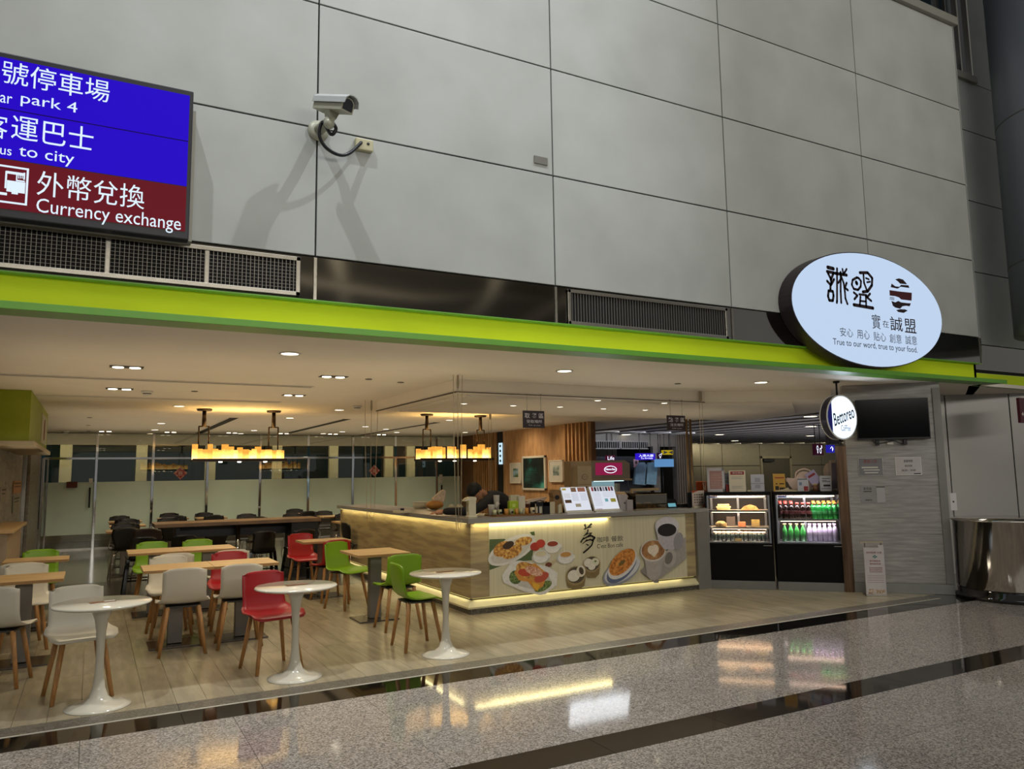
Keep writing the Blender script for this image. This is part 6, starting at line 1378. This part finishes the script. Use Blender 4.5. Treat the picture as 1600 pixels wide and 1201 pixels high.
# black shell chairs with chrome legs
BSH = shell_mesh('seat_shell', mat('black_shell', '#17130f', .45), .40, .44, .83, .46, waist=1, thick=.010)
BSB = shell_mesh('seat_shell', mat('dark_brown_shell', '#2c2019', .45), .40, .44, .83, .46, waist=1, thick=.010)
CL = [MB().tube([(sx*.10, sy*.08, .45), (sx*.16, sy*.16, .40), (sx*.21, sy*.22, 0)], .009, 6).mesh('leg', CHROME) for sx in (-1, 1) for sy in (-1, 1)]
def bchair(me):
    t = thing('black_shell_chair', 'x', 'chair', (0, 0, 0)); link('seat_shell', me, t)
    for l in CL: link('leg', l, t)
    return t
protoK = {0: None, 1: None}
def put(x, y, rz, lab, grp, br=0):
    if protoK[br] is None:
        protoK[br] = bchair(BSB if br else BSH); o = protoK[br]; o.location = (x, y, 0); o.rotation_euler = (0, 0, rz); o['label'] = lab; o['group'] = grp
    else: dup(protoK[br], (x, y, 0), rz, lab, grp)
G1 = 'black chairs by the glass wall'
# tables of the rear area in pairs of rows
def rtable(px, y, w, lab, grp=None):
    x = at(px, 800, Y=y).x
    t = table(x-w/2, x+w/2, y-.3, y+.3, lab, zt=.745, grp=grp); return x
LT = 'small wooden table among the black chairs in front of the rear glass wall'; GT = 'small tables by the glass wall'
LB = 'black shell chair with chrome legs among the rear tables by the glass wall'
for px, y, w in ((198, 14.6, .6), (200, 16.2, .6), (196, 17.8, .6), (270, 16.2, .6), (330, 14.6, .6), (395, 14.8, .6), (392, 16.6, .6), (470, 16.0, .6), (522, 16.6, .6), (470, 18.2, .6), (553, 14.4, .7), (330, 18.0, .6), (270, 18.4, .6)):
    sec = 'left' if px < 235 else ('middle' if px < 440 else 'right')
    whr = {'left': 'left of the long bar table, before the glass wall', 'middle': 'between the long bar table and the glass wall', 'right': 'between the right end of the long bar table and the counter'}[sec]
    x = rtable(px, y, w, 'small wooden table '+whr, 'small rear tables, '+sec)
    for dx, dy, rz in ((0, .52, 0), (0, -.52, 180)):
        if (px, dy) in ((553, -.52),): continue
        put(x+dx+random.uniform(-.05, .05), y+dy+random.uniform(-.04, .04), R(rz+random.uniform(-10, 10)), 'black shell chair '+whr, 'black rear chairs, '+sec)
put(at(228, 860, Y=13.75).x, 13.6, R(178), 'dark brown shell chair with chrome legs just behind the left end of the bar table', None, 1)
x_ = at(598, 830, Y=12.6).x
put(x_-.42, 12.7, R(95), 'black shell chair standing nearest to the far end of the counter', None)
for o in COL.objects:
    if o.get('group') is None and 'group' in o: del o['group']

# ------------------------------------------------------------------ the person behind the counter
SKIN = mat('skin', '#c08a68', .5, noise=(12, .03)); HAIR = mat('black_hair', '#0a0807', .65, noise=(30, .3), bump=.4); SHIRT = mat('black_shirt', '#17161a', .8, noise=(10, .15), bump=.2)
def skin_mesh(name, verts, edges, radii, mt, parent, root=0, sub=2):
    me = bpy.data.meshes.new(name); me.from_pydata(verts, edges, []); me.update()
    o = bpy.data.objects.new(name, me); COL.objects.link(o)
    m = o.modifiers.new('skin', 'SKIN'); m.use_smooth_shade = True
    sv = me.skin_vertices[0].data
    for i, r in enumerate(radii): sv[i].radius = r if isinstance(r, tuple) else (r, r)
    sv[root].use_root = True
    s = o.modifiers.new('sub', 'SUBSURF'); s.levels = sub; s.render_levels = sub
    bpy.context.view_layer.update()
    me2 = bpy.data.meshes.new_from_object(o.evaluated_get(bpy.context.evaluated_depsgraph_get()))
    bpy.data.objects.remove(o)
    me2.name = name; me2.materials.clear(); me2.materials.append(mt)
    return link(name, me2, parent)
PX, PY = 4.86, 9.25
pe = thing('person', 'person with short black hair in a black shirt leaning head-down over the counter', 'person', (PX, PY, 0), 0)
hc = at(742, 768, Y=9.0); hc = Vector((hc.x-PX, 9.0-PY, hc.z))          # head centre
shc = at(768, 772, Y=9.2); shc = Vector((shc.x-PX, -.02, shc.z-.02))
neck = shc+Vector((-.10, -.05, .02))
cz_ = CT+.052
elb = Vector((at(737, 800, Y=8.75).x-PX, 8.72-PY, cz_)); wr = Vector((at(695, 797, Y=8.95).x-PX, 9.0-PY, cz_)); hd_ = Vector((wr.x-.09, wr.y+.02, cz_-.005))
lsh = shc+Vector((-.06, -.13, -.04)); rsh = shc+Vector((.12, .12, -.06))
relb = Vector((.28, -.12, cz_+.03)); rwr = Vector((.06, -.46, cz_-.01)); rh = Vector((-.02, -.5, cz_-.01))
pel = Vector((.30, .12, .92)); mid = Vector((.22, .06, 1.07))
V = [pel, mid, shc, neck, hc+Vector((.05, .02, .015)), lsh, elb, wr, hd_, rsh, relb, rwr, rh,
     pel+Vector((-.09, 0, -.06)), Vector((.2, .1, .5)), Vector((.21, .14, .08)), Vector((.19, .04, .03)),
     pel+Vector((.09, 0, -.06)), Vector((.40, .12, .5)), Vector((.42, .16, .08)), Vector((.40, .06, .03))]
Ed = [(0, 1), (1, 2), (2, 3), (3, 4), (2, 5), (5, 6), (6, 7), (7, 8), (2, 9), (9, 10), (10, 11), (11, 12), (0, 13), (13, 14), (14, 15), (15, 16), (0, 17), (17, 18), (18, 19), (19, 20)]
Rd = [.12, .12, .11, .05, .05, .055, .042, .026, .028, .055, .042, .026, .028, .085, .06, .04, .035, .085, .06, .04, .035]
skin_mesh('body', [tuple(v) for v in V], Ed, Rd, SKIN, pe)
# shirt: torso and sleeves
SV = [pel+Vector((0, 0, .02)), mid, shc, shc+Vector((-.06, -.03, .02)), lsh, elb, wr+Vector((-.01, 0, 0)), rsh, relb, rwr+Vector((.02, .03, 0))]
skin_mesh('shirt', [tuple(v) for v in SV], [(0, 1), (1, 2), (2, 3), (2, 4), (4, 5), (5, 6), (2, 7), (7, 8), (8, 9)], [.145, .145, .14, .075, .08, .06, .045, .08, .058, .038], SHIRT, pe)
skin_mesh('trousers', [tuple(pel), tuple(pel+Vector((-.09, 0, -.06))), (.2, .1, .5), (.21, .14, .09), tuple(pel+Vector((.09, 0, -.06))), (.40, .12, .5), (.42, .16, .09)], [(0, 1), (1, 2), (2, 3), (0, 4), (4, 5), (5, 6)], [.15, .105, .078, .06, .105, .078, .06], mat('dark_trousers', '#1c1c22', .8), pe)
# head: face looks down and to the left
Mh = Matrix.Translation(hc) @ Matrix.Rotation(R(-62), 4, 'Z') @ Matrix.Rotation(R(74), 4, 'X')   # local -y = face
mb = MB()
rings = [(-.125, .012, -.05), (-.118, .036, -.045), (-.10, .052, -.035), (-.07, .064, -.018), (-.03, .070, -.005), (.01, .074, .004), (.05, .074, .008), (.085, .062, .01), (.108, .038, .01), (.116, .01, .01)]
prof = []; n = 20; vs = []; fs = []
for (z, r, yo) in rings:
    for k in range(n):
        a_ = 2*PI*k/n; x = math.cos(a_)*r; y = math.sin(a_)*r*1.2+yo
        if y < 0 and -.06 < z < .05: y *= .97
        vs.append(Mh @ Vector((x, y, z)))
for i in range(len(rings)-1):
    for k in range(n): fs.append((i*n+k, i*n+(k+1) % n, (i+1)*n+(k+1) % n, (i+1)*n+k))
fs.append(tuple(range(n-1, -1, -1))); fs.append(tuple((len(rings)-1)*n+k for k in range(n)))
mb._new(vs, fs, True)
mb.build('head', SKIN, pe)
MB().prism([(-.008, .0), (.008, .0), (.013, -.035), (-.013, -.035)], -.108, -.085, Mh).build('nose', SKIN, pe)
for s in (-1, 1):
    MB().ball((s*.028, -.080, .004), .011, 8, (1, 1, .7), mtx=Mh).build('eye', PAPER, pe); MB().ball((s*.028, -.089, .004), .005, 6, mtx=Mh).build('iris', INK, pe)
    MB().box(s*.028-.014, s*.028+.014, -.094, -.085, .020, .025, 0, Mh).build('eyebrow', HAIR, pe)
    MB().ball((s*.074, .008, -.005), .026, 8, (.35, .6, 1.15), mtx=Mh).build('ear', SKIN, pe)
MB().box(-.022, .022, -.094, -.075, -.065, -.058, .002, Mh).build('mouth', mat('lip', '#8a4c42', .5), pe)
mb = MB(); vs = []; fs = []
hr = [(-.055, .060, .04, .0), (-.02, .074, .03, .2), (.02, .085, .02, .5), (.055, .088, .012, 1), (.09, .078, .010, 1), (.115, .056, .01, 1), (.130, .02, .01, 1)]
for (z, r, yo, fr_) in hr:
    for k in range(n):
        a_ = 2*PI*k/n; x = math.cos(a_)*r; s_ = math.sin(a_)
        y = s_*r*1.18+yo
        if s_ < 0: y = s_*r*1.18*(fr_*.95)+yo*.5 if fr_ < 1 else y
        vs.append(Mh @ Vector((x, y, z+random.uniform(-.004, .004))))
for i in range(len(hr)-1):
    for k in range(n): fs.append((i*n+k, i*n+(k+1) % n, (i+1)*n+(k+1) % n, (i+1)*n+k))
fs.append(tuple(range(n-1, -1, -1))); fs.append(tuple((len(hr)-1)*n+k for k in range(n)))
mb._new(vs, fs, True); mb.build('hair', HAIR, pe)
def hand(base, dirv, side, name='hand'):
    d = dirv.normalized(); up = Vector((0, 0, 1)); sd = d.cross(up).normalized()*side
    V = [base, base+d*.05, base+d*.085]; E_ = [(0, 1), (1, 2)]; Rr_ = [.024, .032, .03]
    for k, (o_, L_) in enumerate(((-.03, .055), (-.01, .068), (.01, .072), (.03, .062))):
        b0 = len(V); V += [base+d*.085+sd*o_*.8, base+d*(.085+L_*.55)+sd*o_+Vector((0, 0, .006)), base+d*(.085+L_)+sd*o_-Vector((0, 0, .016))]; E_ += [(2, b0), (b0, b0+1), (b0+1, b0+2)]; Rr_ += [.012, .0092, .0075]
    b0 = len(V); V += [base+d*.03+sd*.035, base+d*.06+sd*.062, base+d*.085+sd*.068-Vector((0, 0, .01))]; E_ += [(0, b0), (b0, b0+1), (b0+1, b0+2)]; Rr_ += [.014, .011, .009]
    skin_mesh(name, [tuple(v) for v in V], E_, Rr_, SKIN, pe, 1)
hand(wr+Vector((-.01, 0, -.01)), hd_-wr, 1); hand(rwr, rh-rwr, -1)
skin_mesh('shoe', [(.21, .16, .035), (.19, .02, .035), (.18, -.08, .03)], [(0, 1), (1, 2)], [.04, .045, .03], BLACKM, pe); skin_mesh('shoe', [(.42, .18, .035), (.40, .04, .035), (.39, -.06, .03)], [(0, 1), (1, 2)], [.04, .045, .03], BLACKM, pe)

# ------------------------------------------------------------------ the hall behind the photographer (seen only in reflections)
hcl = MB(); hcl._new([(-16, -3, 14), (30, -3, 14), (30, -46, 5), (-16, -46, 5), (-16, -3, 14.3), (30, -3, 14.3), (30, -46, 5.3), (-16, -46, 5.3)], [(0, 1, 2, 3), (7, 6, 5, 4), (0, 4, 5, 1), (1, 5, 6, 2), (2, 6, 7, 3), (3, 7, 4, 0)])
hcl = hcl.build('ceiling_hall', mat('hall_ceiling', '#7d766a', .7), kind='structure')
def hallz(y): return 14-(-3-y)*9/43
for k in range(9):
    x0_ = -12+5*k
    pts = [(x0_+2.2*math.sin(t*.9+k), -5-4.6*t, hallz(-5-4.6*t)-.8-.9*abs(math.sin(t*1.1+k))) for t in range(9)]
    MB().tube(smooth(pts, 4), .30, 10).build('truss_tube', mat('cream_tube', '#b5ad9c', .5), hcl)
for k in range(7):
    pts = [(-14+5.2*t, -9-5*k+1.6*math.sin(t*1.3+k), hallz(-9-5*k)-1.0-.7*math.sin(t*1.7)) for t in range(9)]
    MB().tube(smooth(pts, 4), .2, 10).build('truss_tube', MATS['cream_tube'], hcl)
